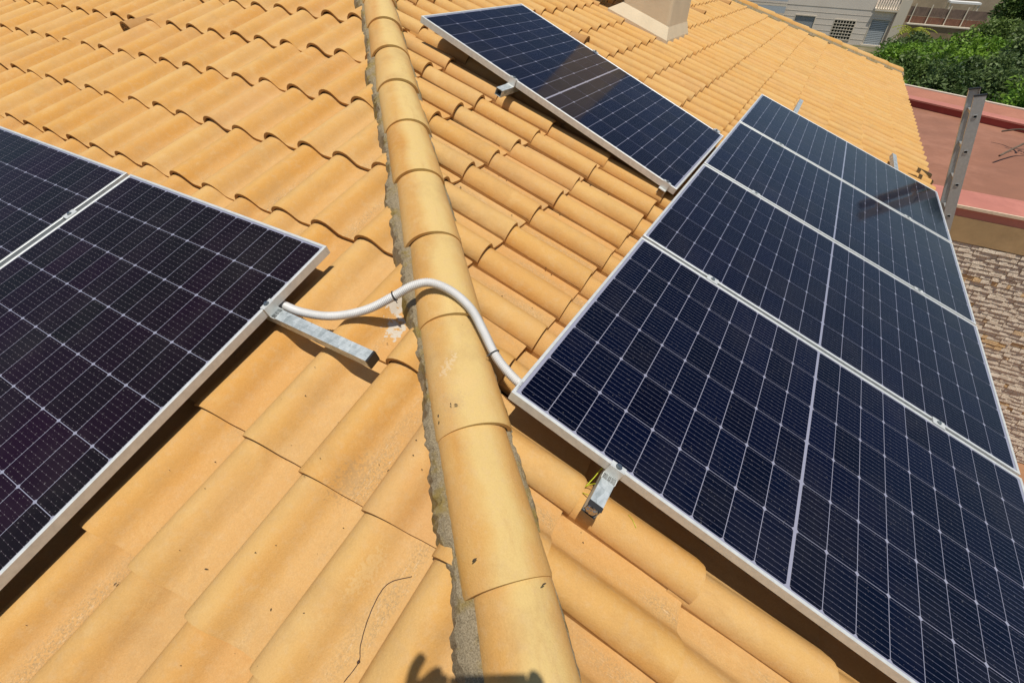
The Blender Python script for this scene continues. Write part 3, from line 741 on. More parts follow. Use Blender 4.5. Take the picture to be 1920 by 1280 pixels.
for i in range(260):
    a = AF + (random.uniform(-2.2, 1.0) - AF) * KF; b = B0_ + WR * (random.randint(-4, 9) + random.choice([random.uniform(-.03, .0), random.uniform(0.6, 1.0)]))
    p = PR(a, b)
    if side_of(p) < 0.15 or (-0.02 < a and b > -0.02): continue
    p = dropR(CP + (p - CP) / KF, 0.0008)
    r = random.uniform(.0008, .0026) * (1 if random.random() < .85 else 1.7); mb.tube([p - Vector((r, 0, 0)), p + Vector((0, r, r * .6)), p + Vector((r * 1.5, 0, 0))], [r * .3, r, r * .3], 5)
for i in range(60):
    u, v = random.uniform(-.2, 1.0), random.uniform(-.2, 1.3); p = PL(u, v)
    if side_of(p) > -0.17 or (u > .85): continue
    p = dropL(CP + (p - CP) / KF, 0.0006); r = random.uniform(.0006, .0018); mb.tube([p - Vector((r, 0, 0)), p + Vector((0, r, r * .6)), p + Vector((r * 1.5, r, 0))], [r * .3, r, r * .3], 5)
o = mb.build('debris', M_BITS); tag(o, 'scattered crumbs of dirt and dry leaf on the tiles', 'debris', kind='stuff')

# ------------------------------------------------------------------ ladder
top, up_ = Vector((1.630, 5.2, 0.10)), Vector((-0.262, 0, 0.965)).normalized()
lx = up_.cross(Vector((0, 1, 0))).normalized()            # across the stile, outwards from the house
if lx.x < 0: lx = -lx
ly = lx.cross(-up_).normalized(); ly = Vector((0, 1, 0))
lad = empty('ladder', top - up_ * 6.35); tag(lad, 'tall aluminium ladder leaning against the eave beyond the solar array', 'ladder')
ML = frame(top, lx, ly, up_)
LW, LT = 0.082, 0.36
def stile(y, z1, x0, x1):
    mb = MB(); z0 = -6.25
    holes = [-0.165 - 0.3 * i for i in range(20)]
    if y == 0:
        # web with square rung ends let through it
        zs = [z1]
        for h in holes: zs += [h + .013, h - .013]
        zs.append(z0)
        for q in range(0, len(zs), 2): mb.box((x0, 0, zs[q + 1]), (x1, 0.004, zs[q]), ML)
        xm = (x0 + x1) / 2
        for h in holes: mb.box((x0, 0, h - .013), (xm - .014, .004, h + .013), ML); mb.box((xm + .014, 0, h - .013), (x1, .004, h + .013), ML)
    else: mb.box((x0, y, z0), (x1, y + .004, z1), ML)
    sg = 1 if y == 0 else -1
    for xa in (x0, x1 - .004): mb.box((xa, min(y + .004 * (sg > 0), y + sg * .026), z0), (xa + .004, max(y + .004 * (sg > 0), y + sg * .026), z1), ML)
    o = mb.build('stile', M_LAD, lad)
    cp = MB(); cp.box((x0 - .003, y - .002 if y == 0 else y - .026, z1), (x1 + .003, y + .028 if y == 0 else y + .006, z1 + .012), ML); cp.build('end_cap', M_BLACK, lad)
stile(0, 0.0, 0, LW); stile(LT, 0.0, 0, LW)
for i in range(20):
    z = -0.165 - 0.3 * i; xm = LW / 2; mb = MB()
    for (a0, b0, a1, b1) in ((-.014, -.013, .014, -.010), (-.014, .010, .014, .013), (-.014, -.010, -.011, .010), (.011, -.010, .014, .010)): mb.box((xm + a0, -.006, z + b0), (xm + a1, LT + .006, z + b1), ML)
    mb.build('rung', M_LAD, lad)

# ------------------------------------------------------------------ neighbour's annexe: terrace and stone wall
def paint(name, col, r=0.6, var=0.1, scale=1.2, spots=0.0):
    t = NT(name); g = t.n('ShaderNodeNewGeometry'); p = g.outputs['Position']
    f = t.noise(scale, p, 6, 0.6); f2 = t.noise(14, p, 5, 0.7)
    cc = t.ramp(f, [(0.3, tuple(v * (1 - var) for v in col)), (0.7, tuple(v * (1 + var) for v in col))])
    cc = t.mix(t.ramp(f2, [(0.5, 0.0), (0.75, 0.25)]), cc, tuple(v * 0.6 for v in col))
    cc = t.mix(t.ramp(t.noise(0.55, p, 8, 0.75), [(0.50, 0.0), (0.62, 0.35)]), cc, tuple(min(1, v * 1.5 + 0.03) for v in col))
    t.set(Base_Color=cc, Roughness=r); t.bump(t.noise(60, p, 4), 0.15, 0.01); return t.m
ann = empty('annexe', (6, 12, -6.2)); tag(ann, 'lower annexe with a red-floored roof terrace and stone-clad front below the ladder', 'building')
YW = 9.0; ZT = -1.9
mb = MB(); mb.box((1.45, YW + 0.05, -6.2), (14, 19.5, ZT - 0.15)); mb.build('core', M_WALL, ann)
mb = MB(); mb.add([(1.45, YW + .85, ZT - .10), (14, YW + .85, ZT - .10), (14, 14.2, ZT - .10), (5.0, 15.75, ZT - .10), (2.2, 17.5, ZT - .10), (1.45, 18, ZT - .10)], [(0, 1, 2, 3, 4, 5)])
mb.build('terrace_floor', paint('terrace_red', (0.275, 0.118, 0.066), 0.75, 0.12), ann)
M_PINK = paint('pink_paint', (0.47, 0.175, 0.125), 0.6, 0.08)
mb = MB(); mb.box((1.45, YW - 0.02, ZT - .16), (14, YW + 0.85, ZT)); mb.build('front_coping', M_PINK, ann)
mb = MB(); mb.box((1.45, YW - 0.055, ZT - .03), (14, YW - 0.022, ZT + .012)); mb.build('coping_edge', simple('cream_edge', (0.66, 0.52, 0.36), 0.7), ann)
# far parapet following a slightly skewed line
P0, P1 = Vector((1.0, 18.18, 0)), Vector((9.0, 13.22, 0)); fdv = (P1 - P0).normalized(); fnv = Vector((-fdv.y, fdv.x, 0))
def strip(name, prof, mat):
    V = [P0 + fnv * d_ + Vector((0, 0, z)) for d_, z in prof] + [P1 + fnv * d_ + Vector((0, 0, z)) for d_, z in prof]; n = len(prof)
    mb = MB(); mb.add(V, [(i, i + n, i + n + 1, i + 1) for i in range(n - 1)]); return mb.build(name, mat, ann)
strip('parapet_riser', [(0, ZT - .10), (0, ZT + .05)], paint('shaded_red_paint', (0.30, 0.04, 0.028), 0.5, 0.1))  # shade on the riser is painted in as a darker red
strip('parapet_coping', [(-0.03, ZT + .045), (-0.03, ZT + .08), (0.42, ZT + .085)], M_PINK)
strip('parapet_slope', [(0.42, ZT + .084), (1.15, ZT + .16)], paint('brown_red_paint', (0.40, 0.16, 0.095), 0.7, 0.1))
strip('parapet_edge', [(1.15, ZT + .13), (1.15, ZT + .19), (1.27, ZT + .19), (1.27, ZT - .8)], simple('cream_edge_far', (0.68, 0.58, 0.45), 0.7))
# plain render band then split-stone courses
mb = MB(); mb.box((1.45, YW - 0.03, ZT - 0.54), (14, YW, ZT - .162)); mb.build('render_band', paint('ochre_render', (0.38, 0.26, 0.125), 0.9, 0.1, 4), ann)
t = NT('split_stone'); at_ = t.n('ShaderNodeAttribute'); at_.attribute_name = 'rnd'; g = t.n('ShaderNodeNewGeometry')
cc = t.ramp(at_.outputs['Fac'], [(0.0, (0.68, 0.57, 0.43)), (0.35, (0.74, 0.63, 0.49)), (0.7, (0.72, 0.61, 0.47)), (0.9, (0.78, 0.67, 0.53)), (1.0, (0.62, 0.40, 0.18))])
cc = t.mix(t.ramp(t.noise(45, g.outputs['Position'], 5, 0.7), [(0.50, 0.0), (0.72, 0.5)]), cc, (0.42, 0.33, 0.235)); t.set(Base_Color=cc, Roughness=0.9)
t.bump(t.noise(60, g.outputs['Position'], 5, 0.7), 0.8, 0.03); M_STONE = t.m
z = ZT - 0.55; row = 0
while z > -6.15:
    hgt = 0.072 + random.uniform(-.006, .006); x = 1.45 + random.uniform(-.2, 0); mb = MB(); rowc = random.random()
    yellow = row in (7, 8, 20, 21, 22, 36, 37)
    while x < 12.5:
        l_ = random.uniform(.04, .17); dpt = random.uniform(0.012, 0.034); zt = z - random.uniform(.002, .010)
        y_ = YW - dpt
        nseg = 1
        rr = min(1, max(0, (0.99 if yellow and random.random() < .35 else rng.normal(0.5, 0.24))))
        V = [(x, YW, z - hgt + .004), (x + l_ - .001, YW, z - hgt + .004), (x + l_ - .001, YW, zt), (x, YW, zt),
             (x + .001, y_ - random.uniform(0, .015), z - hgt + .004), (x + l_ - .002, y_ - random.uniform(0, .012), z - hgt + .004), (x + l_ - .002, y_ + random.uniform(0, .01), zt - .004), (x + .001, y_ + random.uniform(0, .01), zt - .004)]
        mb.add(V, [(4, 5, 6, 7), (3, 7, 6, 2), (0, 1, 5, 4), (0, 4, 7, 3), (1, 2, 6, 5)], rr)
        x += l_
    mb.build('stone_course', M_STONE, ann, rnd=True); z -= hgt; row += 1
mb = MB(); mb.box((1.45, YW - .003, -6.2), (14, YW + .04, ZT - .54)); mb.build('joint_backing', simple('dark_joint', (0.34, 0.27, 0.19), 0.9), ann)

# ------------------------------------------------------------------ ground
t = NT('garden_soil'); g = t.n('ShaderNodeNewGeometry'); p = g.outputs['Position']
cc = t.ramp(t.noise(0.35, p, 8, 0.65), [(0.35, (0.055, 0.075, 0.025)), (0.5, (0.12, 0.11, 0.05)), (0.65, (0.26, 0.20, 0.12))])
t.set(Base_Color=cc, Roughness=0.95); t.bump(t.noise(5, p, 6, 0.7), 0.5, 0.1); M_SOIL = t.m
V, F = [], []
gx = [-900, -300, -100] + list(range(-60, 64, 4)) + [100, 300, 900]; gy_ = [-900, -300, -100] + list(range(-40, 84, 4)) + [110, 200, 400, 900]
def gz(x, y):
    k = min(max((y - 24) / 30, 0), 1); k = k * k * (3 - 2 * k); return -6.2 + 1.4 * k + (0.0 if y < 24 or y > 52 or abs(x) > 60 else random.uniform(-.12, .12))
for y in gy_:
    for x in gx: V.append((x, y, gz(x, y)))
nx = len(gx)
for j in range(len(gy_) - 1):
    for i in range(nx - 1): F.append((j * nx + i, j * nx + i + 1, (j + 1) * nx + i + 1, (j + 1) * nx + i))
o = link('ground', mesh_np('ground', V, F, M_SOIL, True)); tag(o, kind='structure')
mb = MB(); mb.box((1.3, -8, -6.25), (16, 9.02, -6.17)); o = mb.build('patio', paint('terracotta_paving', (0.33, 0.17, 0.085), 0.75, 0.12)); tag(o, kind='structure')

# ------------------------------------------------------------------ neighbour's house beyond the garden
t = NT('pale_block_render'); g = t.n('ShaderNodeNewGeometry'); p = g.outputs['Position']
cc = t.ramp(t.noise(0.8, p, 5, 0.6), [(0.3, (0.70, 0.62, 0.52)), (0.7, (0.77, 0.69, 0.58))]); t.set(Base_Color=cc, Roughness=0.9); M_BW = t.m
M_TRIM = simple('pale_trim', (0.66, 0.58, 0.45), 0.8, var=0.05)
M_SHUT = simple('grey_blue_shutter', (0.44, 0.48, 0.50), 0.6, var=0.06)
M_GLASS = NT('dark_window'); M_GLASS.set(Base_Color=(0.02, 0.03, 0.025), Roughness=0.1); M_GLASS = M_GLASS.m
bh = empty('villa', (-3, 64, -4.85)); tag(bh, 'pale two-storey villa with a barred window and grey shutters beyond the roof', 'house')
YB = 60.0
XL, XR_, ZB, ZH = -16.0, 4.6, -4.85, 3.0
mb = MB()
# facade in strips so the openings are real
wins = [(-3.95, -2.28, -3.87, -2.95, 'shutter'), (-0.60, 1.05, -4.45, -3.05, 'bars'), (2.28, 3.60, -4.66, -2.80, 'shutter')]
xs = XL
for x0_, x1_, z0_, z1_, kd in wins:
    mb.box((xs, YB, ZB), (x0_, YB + .3, -2.0)); mb.box((x0_, YB, ZB), (x1_, YB + .3, z0_)); mb.box((x0_, YB, z1_), (x1_, YB + .3, -2.0)); xs = x1_
mb.box((xs, YB, ZB), (XR_, YB + .3, -2.0))
mb.box((XL, YB + .3, ZB), (XR_, YB + 11, -2.0)); mb.box((XL, YB + 1.6, -2.0), (XR_ - .2, YB + 11, ZH))
mb.build('wall', M_BW, bh)
cr_ = MB()
for zc in np.arange(ZB + .45, -2.1, .45):
    xs = XL
    for x0_, x1_, z0_, z1_, kd in wins:
        if z0_ - .1 < zc < z1_ + .1: cr_.box((xs, YB - .012, zc), (x0_ - .1, YB - .001, zc + .03)); xs = x1_ + .1
    cr_.box((xs, YB - .012, zc), (XR_ - .85, YB - .001, zc + .03))
cr_.build('wall_joint', simple('joint_line', (0.62, 0.55, 0.46), 0.9), bh)
for x0_, x1_, z0_, z1_, kd in wins:
    wf = MB()
    for q in ((x0_ - .06, z0_ - .08, x1_ + .06, z0_ + .0), (x0_ - .06, z1_, x1_ + .06, z1_ + .08), (x0_ - .06, z0_, x0_, z1_), (x1_, z0_, x1_ + .06, z1_)): wf.box((q[0], YB - .04, q[1]), (q[2], YB + .04, q[3]))
    wd_ = wf.build('window', M_TRIM, bh)
    if kd == 'bars':
        g_ = MB(); g_.box((x0_, YB + .16, z0_), (x1_, YB + .2, z1_)); g_.build('pane', M_GLASS, wd_)
        for i in range(1, 7): b_ = MB(); xx = x0_ + (x1_ - x0_) * i / 7; b_.box((xx - .028, YB - .03, z0_), (xx + .028, YB - .0, z1_)); b_.build('bar', M_TRIM, wd_)
        for i in range(1, 6): b_ = MB(); zz = z0_ + (z1_ - z0_) * i / 6; b_.box((x0_, YB - .05, zz - .028), (x1_, YB - .032, zz + .028)); b_.build('bar', M_TRIM, wd_)
    else:
        n_ = 14
        for i in range(n_):
            zz = z0_ + (z1_ - z0_) * i / n_; sl = MB(); sl.box((x0_, YB + .05, zz), (x1_, YB + .09, zz + (z1_ - z0_) / n_ - .03)); sl.build('shutter_slat', M_SHUT, wd_)
        g_ = MB(); g_.box((x0_, YB + .1, z0_), (x1_, YB + .14, z1_)); g_.build('pane', M_GLASS, wd_)
mb = MB(); mb.box((2.12, YB - .22, -4.80), (3.75, YB - .001, -4.68)); mb.build('window_sill', M_TRIM, bh)
mb = MB(); mb.box((3.88, YB - .10, ZB), (4.64, YB - .001, -1.25)); mb.build('corner_pilaster', M_TRIM, bh)
mb = MB(); mb.tube([(3.80, YB - .08, -1.0), (3.80, YB - .08, -4.75)], .05, 8); mb.build('downpipe', simple('brown_pipe', (0.24, 0.19, 0.15), .6), bh)
mb = MB(); mb.box((2.5, YB - .5, -5.3), (3.4, YB - .05, -4.9)); mb.build('air_conditioner', simple('white_unit', (0.62, 0.60, 0.56), .5), bh, bevel=0.02)
# balcony balustrade, upper right
mb = MB(); mb.box((2.15, YB - .25, -2.16), (3.86, YB - .0005, -2.04)); mb.build('balcony_ledge', M_TRIM, bh)
for i in range(9):
    xx = 2.28 + i * .185; mb = MB(); mb.tube([(xx, YB - .12, -2.04), (xx, YB - .12, -1.9), (xx, YB - .12, -1.7), (xx, YB - .12, -1.45), (xx, YB - .12, -1.3)], [.06, .045, .068, .03, .05], 8); mb.build('baluster', M_TRIM, bh, smooth=True)
mb = MB(); mb.box((2.15, YB - .22, -1.30), (3.86, YB - .02, -1.18)); mb.build('handrail', M_TRIM, bh)
mb = MB(); mb.box((XL, YB - .02, -2.16), (2.1, YB + .3, -1.1)); mb.build('upper_band', M_BW, bh)
# pale balcony rails at the left part
for i, (z0_, z1_, m_) in enumerate(((-3.1, -2.95, M_TRIM), (-2.85, -2.35, M_SHUT), (-2.3, -2.18, M_TRIM), (-1.95, -1.82, M_SHUT))):
    mb = MB(); mb.box((-12, YB - .9 + .04 * i, z0_), (-4.95, YB - .5, z1_)); mb.build('balcony_band', m_, bh)

# ------------------------------------------------------------------ fence, garden wall, canopy
M_FB = simple('weathered_brown_board', (0.17, 0.115, 0.085), 0.85, var=0.25, scale=3); M_FB2 = simple('red_brown_board', (0.19, 0.085, 0.05), 0.85, var=0.25, scale=3)
fen = empty('board_fence', (6.5, 55, -2.5)); tag(fen, 'brown board fence with slanting pale posts behind the garden', 'fence')
for i in range(9):
    x = 4.35 + i * .56
    mb = MB(); mb.box((x, 55, -2.02), (x + .545, 55.05, -1.45 + random.uniform(-.02, .02))); mb.build('board', M_FB, fen)
    mb = MB(); mb.box((x, 55, -2.47), (x + .545, 55.05, -2.05)); mb.build('board', M_FB2, fen)
for x in (4.6, 5.68, 6.88, 7.96): mb = MB(); mb.box((x, 54.9, -2.5), (x + .07, 54.96, -1.25)); mb.build('post', M_TRIM, fen)
gw = empty('garden_wall', (6.5, 54.6, -4.8)); tag(gw, 'low earth-coloured garden wall with a pale coping under the board fence', 'wall')
mb = MB(); mb.box((4.5, 54.5, -4.9), (9.5, 54.9, -2.58)); mb.build('wall_body', paint('earth_wall', (0.27, 0.19, 0.11), 0.9, 0.2, 2), gw)
mb = MB(); mb.box((4.5, 54.42, -2.58), (9.5, 54.95, -2.50)); mb.build('coping', M_TRIM, gw)
cn = empty('canopy', (8.3, 62, -4.8)); tag(cn, 'flat white canopy at the top edge beyond the board fence', 'canopy')
mb = MB(); mb.box((7.35, 61, -1.30), (9.5, 63, -1.16)); mb.build('canopy_top', simple('white_sheet', (0.80, 0.79, 0.74), .6, var=.03), cn)
for x, y in ((7.45, 61.1), (9.4, 61.1), (7.45, 62.9), (9.4, 62.9)): mb = MB(); mb.box((x - .05, y - .05, -4.85), (x + .05, y + .05, -1.3)); mb.build('leg', M_TRIM, cn)
yd = empty('yard_wall', (6, 66, -4.85)); tag(yd, 'tan wall at the top edge behind the board fence', 'wall')
mb = MB(); mb.box((4.7, 66, -4.9), (16, 66.3, 0.6)); mb.build('wall_body', paint('tan_wall', (0.34, 0.27, 0.18), 0.9, 0.15, 1), yd)

# ------------------------------------------------------------------ vegetation
def leaf_mat(name, c0, c1):
    t = NT(name); at_ = t.n('ShaderNodeAttribute'); at_.attribute_name = 'rnd'
    cc = t.ramp(at_.outputs['Fac'], [(0.0, c0), (1.0, c1)]); t.set(Base_Color=cc, Roughness=0.5, Specular_IOR_Level=0.3)
    try: t.set(Transmission_Weight=0.0, Subsurface_Weight=0.0)
    except Exception: pass
    tr = t.n('ShaderNodeBsdfTranslucent'); t.l(cc, tr.inputs[0]); mx = t.n('ShaderNodeMixShader'); mx.inputs[0].default_value = 0.3
    out = t.t.nodes['Material Output']; t.l(t.b.outputs[0], mx.inputs[1]); t.l(tr.outputs[0], mx.inputs[2]); t.l(mx.outputs[0], out.inputs[0]); return t.m
LM = {'bright': leaf_mat('bright_leaves', (0.055, 0.150, 0.014), (0.26, 0.42, 0.05)), 'dark': leaf_mat('dark_leaves', (0.032, 0.070, 0.020), (0.20, 0.27, 0.09)),
      'olive': leaf_mat('olive_leaves', (0.05, 0.10, 0.02), (0.22, 0.30, 0.08)), 'yellow': leaf_mat('yellow_leaves', (0.20, 0.23, 0.02), (0.34, 0.36, 0.04))}
M_BARK = simple('bark', (0.13, 0.095, 0.065), 0.9, var=0.3, scale=8, bump=0.4)
def plant(name, label, cat, base, H, Rx, kind, nclump, leaf, nl, trunk=True, grp=None, flat=1.0):
    root = empty(name, base); tag(root, label, cat, grp); B = Vector(base)
    tr = MB(); lobes = []
    hh = H * 0.45
    for i in range(nclump):
        a = random.uniform(0, 6.28); rr = Rx * math.sqrt(random.random()) * .85; z = H * (0.30 + 0.62 * random.random() ** 0.8) * (1 - 0.25 * (rr / Rx) ** 2)
        lobes.append((Vector((rr * math.cos(a), rr * math.sin(a), z)), Rx * random.uniform(.16, .34)))
    tr.tube([B + Vector((0, 0, -.2)), B + Vector((.05, .02, hh * .5)), B + Vector((-.03, .05, hh))], [H * .035, H * .026, H * .018], 8)
    for p, r in lobes[:14]: tr.tube([B + Vector((0, 0, hh * .7)), B + (Vector((0, 0, hh)) + p) * .5, B + p], [H * .014, H * .009, H * .003], 5, False)
    tr.build('trunk', M_BARK, root)
    V, F, A = [], [], []
    L3 = rng.normal(size=(len(lobes) * nl, 3)); L3 /= np.linalg.norm(L3, axis=1)[:, None]
    k = 0
    for p, r in lobes:
        tone = rng.random() * 0.6
        for q in range(nl):
            n = L3[k]; k += 1; dist = r * (0.55 + 0.5 * rng.random())
            pos = B + p + Vector((n[0] * dist, n[1] * dist, n[2] * dist * .8))
            d1 = Vector((n[0] + rng.normal(0, .6), n[1] + rng.normal(0, .6), n[2] * .5 + rng.normal(0, .5) - .15)).normalized(); d2 = d1.orthogonal().normalized()
            d2 = (Matrix.Rotation(rng.random() * 6.28, 3, d1) @ d2); sz = leaf * rng.uniform(.6, 1.4)
            b = len(V); V += [pos - d2 * sz * .22, pos + d1 * sz * .55 - d2 * sz * .05, pos + d2 * sz * .24 + d1 * sz * .1, pos - d1 * sz * .5]
            F.append((b, b + 3, b + 2, b + 1)); A.append(min(1, max(0, tone + rng.normal(.2, .18))))
    link_o = link('crown', mesh_np('crown', V, F, LM[kind], False, A), root); rel(link_o, root, Matrix.Identity(4))
    return root
gA = 'bushes and trees in the overgrown garden'
veg = [
 ('bush', 'bright green bush at the corner of the villa, left end of the garden', (2.0, 24.0, -6.2), 4.5, 1.8, 'bright', 44, .20),
 ('bush', 'leafy green bush just behind the left end of the terrace parapet', (3.6, 21.5, -6.2), 4.35, 1.9, 'bright', 52, .20),
 ('bush', 'green bush behind the terrace parapet directly left of the ladder top', (5.3, 19.7, -6.2), 4.15, 1.7, 'olive', 46, .19),
 ('bush', 'dark bush behind the terrace parapet directly right of the ladder top', (6.6, 18.4, -6.2), 4.1, 1.6, 'dark', 44, .17),
 ('bush', 'bright feathery bush in the middle of the garden right of the ladder', (7.3, 22.5, -6.2), 5.2, 2.2, 'bright', 62, .20),
 ('bush', 'dark shrub with bare patches in the centre of the garden', (5.4, 26.5, -6.1), 4.9, 2.0, 'dark', 55, .22),
 ('bush', 'mid green bush between the villa corner and the dark shrub', (3.7, 28.5, -6.0), 4.3, 2.0, 'olive', 55, .22),
 ('bush', 'bright green bush behind the dark shrub in the garden centre', (6.3, 33.0, -5.7), 4.4, 2.4, 'bright', 60, .26),
 ('bush', 'low bright green bush below the garden wall', (4.6, 36.5, -5.5), 3.5, 2.2, 'bright', 50, .26),
 ('bush', 'dark low bush against the corner of the villa', (5.0, 44.5, -5.0), 2.6, 2.1, 'dark', 44, .26),
 ('tree', 'dark leafy tree at the right edge of the frame, the nearest tall one', (8.9, 29.5, -6.0), 7.2, 2.6, 'dark', 90, .26),
 ('tree', 'dark green tree rising past the top edge beside the board fence', (9.9, 42.0, -5.2), 7.2, 2.7, 'olive', 95, .32),
 ('tree', 'broad dark tree in the top right corner', (11.6, 35.0, -5.6), 9.0, 3.5, 'dark', 100, .32),
 ('bush', 'mid green bush in front of the dark tree at the right edge', (9.6, 23.5, -6.2), 5.2, 2.1, 'olive', 55, .2),
 ('bush', 'shadowy bush at the right end behind the terrace parapet', (8.6, 17.6, -6.2), 4.3, 1.9, 'dark', 50, .18),
 ('bush', 'olive bush filling the gap left of the tall dark tree', (7.6, 36.5, -5.5), 4.9, 2.2, 'olive', 60, .28),
]
for nm, lb, b, H, Rx, kd, nc, lf in veg: plant(nm, lb, nm, b, H, Rx, kd, int(nc * 1.5), lf * .68, 230, grp=gA)
# yellow-leaved palm-like shrub at the villa corner
root = empty('palm', (5.0, 52, -4.8)); tag(root, 'small yellow-green palm between the villa corner and the board fence', 'palm')
mb = MB(); mb.tube([(5.0, 52, -4.9), (5.02, 52, -3.6), (5.0, 52, -2.9)], [.14, .11, .09], 8); mb.build('trunk', M_BARK, root)
V, F, A = [], [], []
for i in range(26):
    a = i * 2.4; el = random.uniform(.1, 1.2); L_ = random.uniform(1.0, 1.5); prev = Vector((5.0, 52, -2.9))
    for q in range(10):
        f = q / 10; p = Vector((5.0 + math.cos(a) * L_ * f * math.cos(el * (1 - f)), 52 + math.sin(a) * L_ * f, -2.9 + L_ * (math.sin(el) * f - .75 * f * f)))
        t_ = (p - prev); prev = p
        if q == 0: continue
        sdv = t_.cross(Vector((0, 0, 1))).normalized()
        for sg in (-1, 1):
            b = len(V); V += [p, p + t_ * .9, p + sdv * sg * .28 + t_ * 1.2 - Vector((0, 0, .08))]; F.append((b, b + 1, b + 2)); A.append(random.random())
o = link('fronds', mesh_np('fronds', V, F, LM['yellow'], False, A), root); rel(o, root, Matrix.Identity(4))
# twiggy dry branches reaching over the terrace from the right
mb = MB()
for P in ([(4.9, 14.0, -1.55), (4.5, 13.9, -1.60), (4.35, 14.1, -1.66), (4.15, 14.2, -1.75)], [(4.9, 13.4, -1.6), (4.5, 13.3, -1.66), (4.2, 12.9, -1.75), (3.9, 12.4, -1.85)], [(4.5, 13.9, -1.60), (4.5, 13.6, -1.7), (4.45, 13.5, -1.8)], [(6.2, 13.6, -1.3), (5.5, 13.8, -1.5), (4.9, 14.0, -1.55)], [(6.2, 13.4, -1.3), (5.5, 13.5, -1.5), (4.9, 13.4, -1.6)], [(9, 13.6, -0.8), (6.2, 13.5, -1.3)], [(9.2, 13.7, -5), (9, 13.6, -0.8)]):
    mb.tube(spline(P, 5) if len(P) > 2 else P, 0.02, 5)
root = empty('twig', (9.2, 13.7, -2.0)); tag(root, 'thin bare brown branch reaching over the red terrace from the right edge', 'branch')
mb.build('stem', M_BARK, root)
mb = MB()
for i in range(16):
    p = Vector((random.uniform(4.3, 5.0), random.uniform(13.4, 14.0), random.uniform(-1.7, -1.58))); d_ = Vector((random.uniform(-1, 1), random.uniform(-1, 1), random.uniform(-.4, .1))).normalized() * .13; s_ = d_.cross(Vector((0, 0, 1))).normalized() * .025
    mb.add([p, p + d_ * .5 + s_, p + d_, p + d_ * .5 - s_], [(0, 1, 2, 3)])
mb.build('leaves', LM['olive'], root, rnd=True)
# ------------------------------------------------------------------ the photographer, behind the camera: only the shadow of hands and phone is in view
r_, u_, f_ = Vector(CR[0]), -Vector(CR[1]), Vector(CR[2])
def cp_(a, b, d_): return CP + r_ * a + u_ * b - f_ * d_
mb = MB(); Mp = frame(cp_(0, 0, 0.004), r_, u_, -f_)
mb.box((-0.030, -0.012, 0.004), (0.128, 0.066, 0.012), Mp)
ph = mb.build('phone', M_BLACK, bevel=0.002); tag(ph, 'phone held out in landscape, casting the straight-edged shadow at the bottom of the frame', 'phone')
M_SKIN = simple('skin', (0.50, 0.30, 0.20), 0.55, var=0.05); M_SHIRT = simple('grey_shirt', (0.22, 0.23, 0.25), 0.9, var=0.1); M_TROU = simple('dark_trousers', (0.05, 0.055, 0.07), 0.9, var=0.15); M_HAIR = simple('dark_hair', (0.02, 0.015, 0.012), 0.7, var=0.3)
def skin(name, verts, edges, radii, mat, parent, lvl=2):
    me = bpy.data.meshes.new(name); me.from_pydata([tuple(v) for v in verts], edges, []); me.materials.append(mat)
    o = link(name, me, parent); rel(o, parent, Matrix.Identity(4))
    m = o.modifiers.new('skin', 'SKIN'); m.use_smooth_shade = True; m.branch_smoothing = 0.6
    for i, r in enumerate(radii):
        sv = me.skin_vertices[0].data[i]; sv.radius = (r, r) if not isinstance(r, tuple) else r; sv.use_root = False
    seen = set(); adj = {i: [] for i in range(len(verts))}
    for a, b in edges: adj[a].append(b); adj[b].append(a)
    for i in range(len(verts)):
        if i in seen: continue
        me.skin_vertices[0].data[i].use_root = True; st = [i]
        while st:
            q = st.pop()
            if q in seen: continue
            seen.add(q); st += adj[q]
    sb = o.modifiers.new('sub', 'SUBSURF'); sb.levels = lvl; sb.render_levels = lvl; return o
def rz(x, y): return (OFF - HL + s * y) / c + 0.012
fw_ = Vector((-0.476, 0.879, 0)); lt_ = Vector((-0.879, -0.476, 0))
H0 = Vector((0.70, -1.36, 0))
FLt, FRt = H0 + lt_ * .14 + fw_ * .08, H0 - lt_ * .14 - fw_ * .04
person = empty('person', (H0.x, H0.y, rz(H0.x, H0.y))); tag(person, 'person in a grey shirt behind the viewpoint, hands casting the shadow at the bottom', 'person')
zh = rz(H0.x, H0.y) + 0.90
V = []; E_ = []; Rd = []
def av(p, r, fr=None):
    V.append(Vector(p)); Rd.append(r)
    if fr is not None: E_.append((fr, len(V) - 1))
    return len(V) - 1
pel = av(H0 + Vector((0, 0, zh)), (.15, .11)); bel = av(H0 + fw_ * .02 + Vector((0, 0, zh + .17)), (.135, .10), pel); chs = av(H0 + fw_ * .04 + Vector((0, 0, zh + .37)), (.16, .115), bel)
nk = av(H0 + fw_ * .07 + Vector((0, 0, zh + .52)), .058, chs); hd0 = av(H0 + fw_ * .10 + Vector((0, 0, zh + .61)), .085, nk); hd1 = av(H0 + fw_ * .10 + Vector((0, 0, zh + .71)), .085, hd0)
nose = av(H0 + fw_ * .205 + Vector((0, 0, zh + .635)), .014, hd0)
for sg, ft in ((1, FLt), (-1, FRt)):
    hip = av(H0 + lt_ * .09 * sg + Vector((0, 0, zh - .08)), .095, pel); kn = av((H0 + lt_ * .11 * sg + ft) / 2 + fw_ * .05 + Vector((0, 0, zh - .47)), .06, hip)
    g0 = rz(ft.x, ft.y); an_ = av(ft + Vector((0, 0, g0 + .09)), .042, kn); av(ft + fw_ * .05 + Vector((0, 0, g0 + .04)), .035, an_); av(ft + fw_ * .15 + Vector((0, 0, g0 + .035)), .03, len(V) - 1)
wr = {}
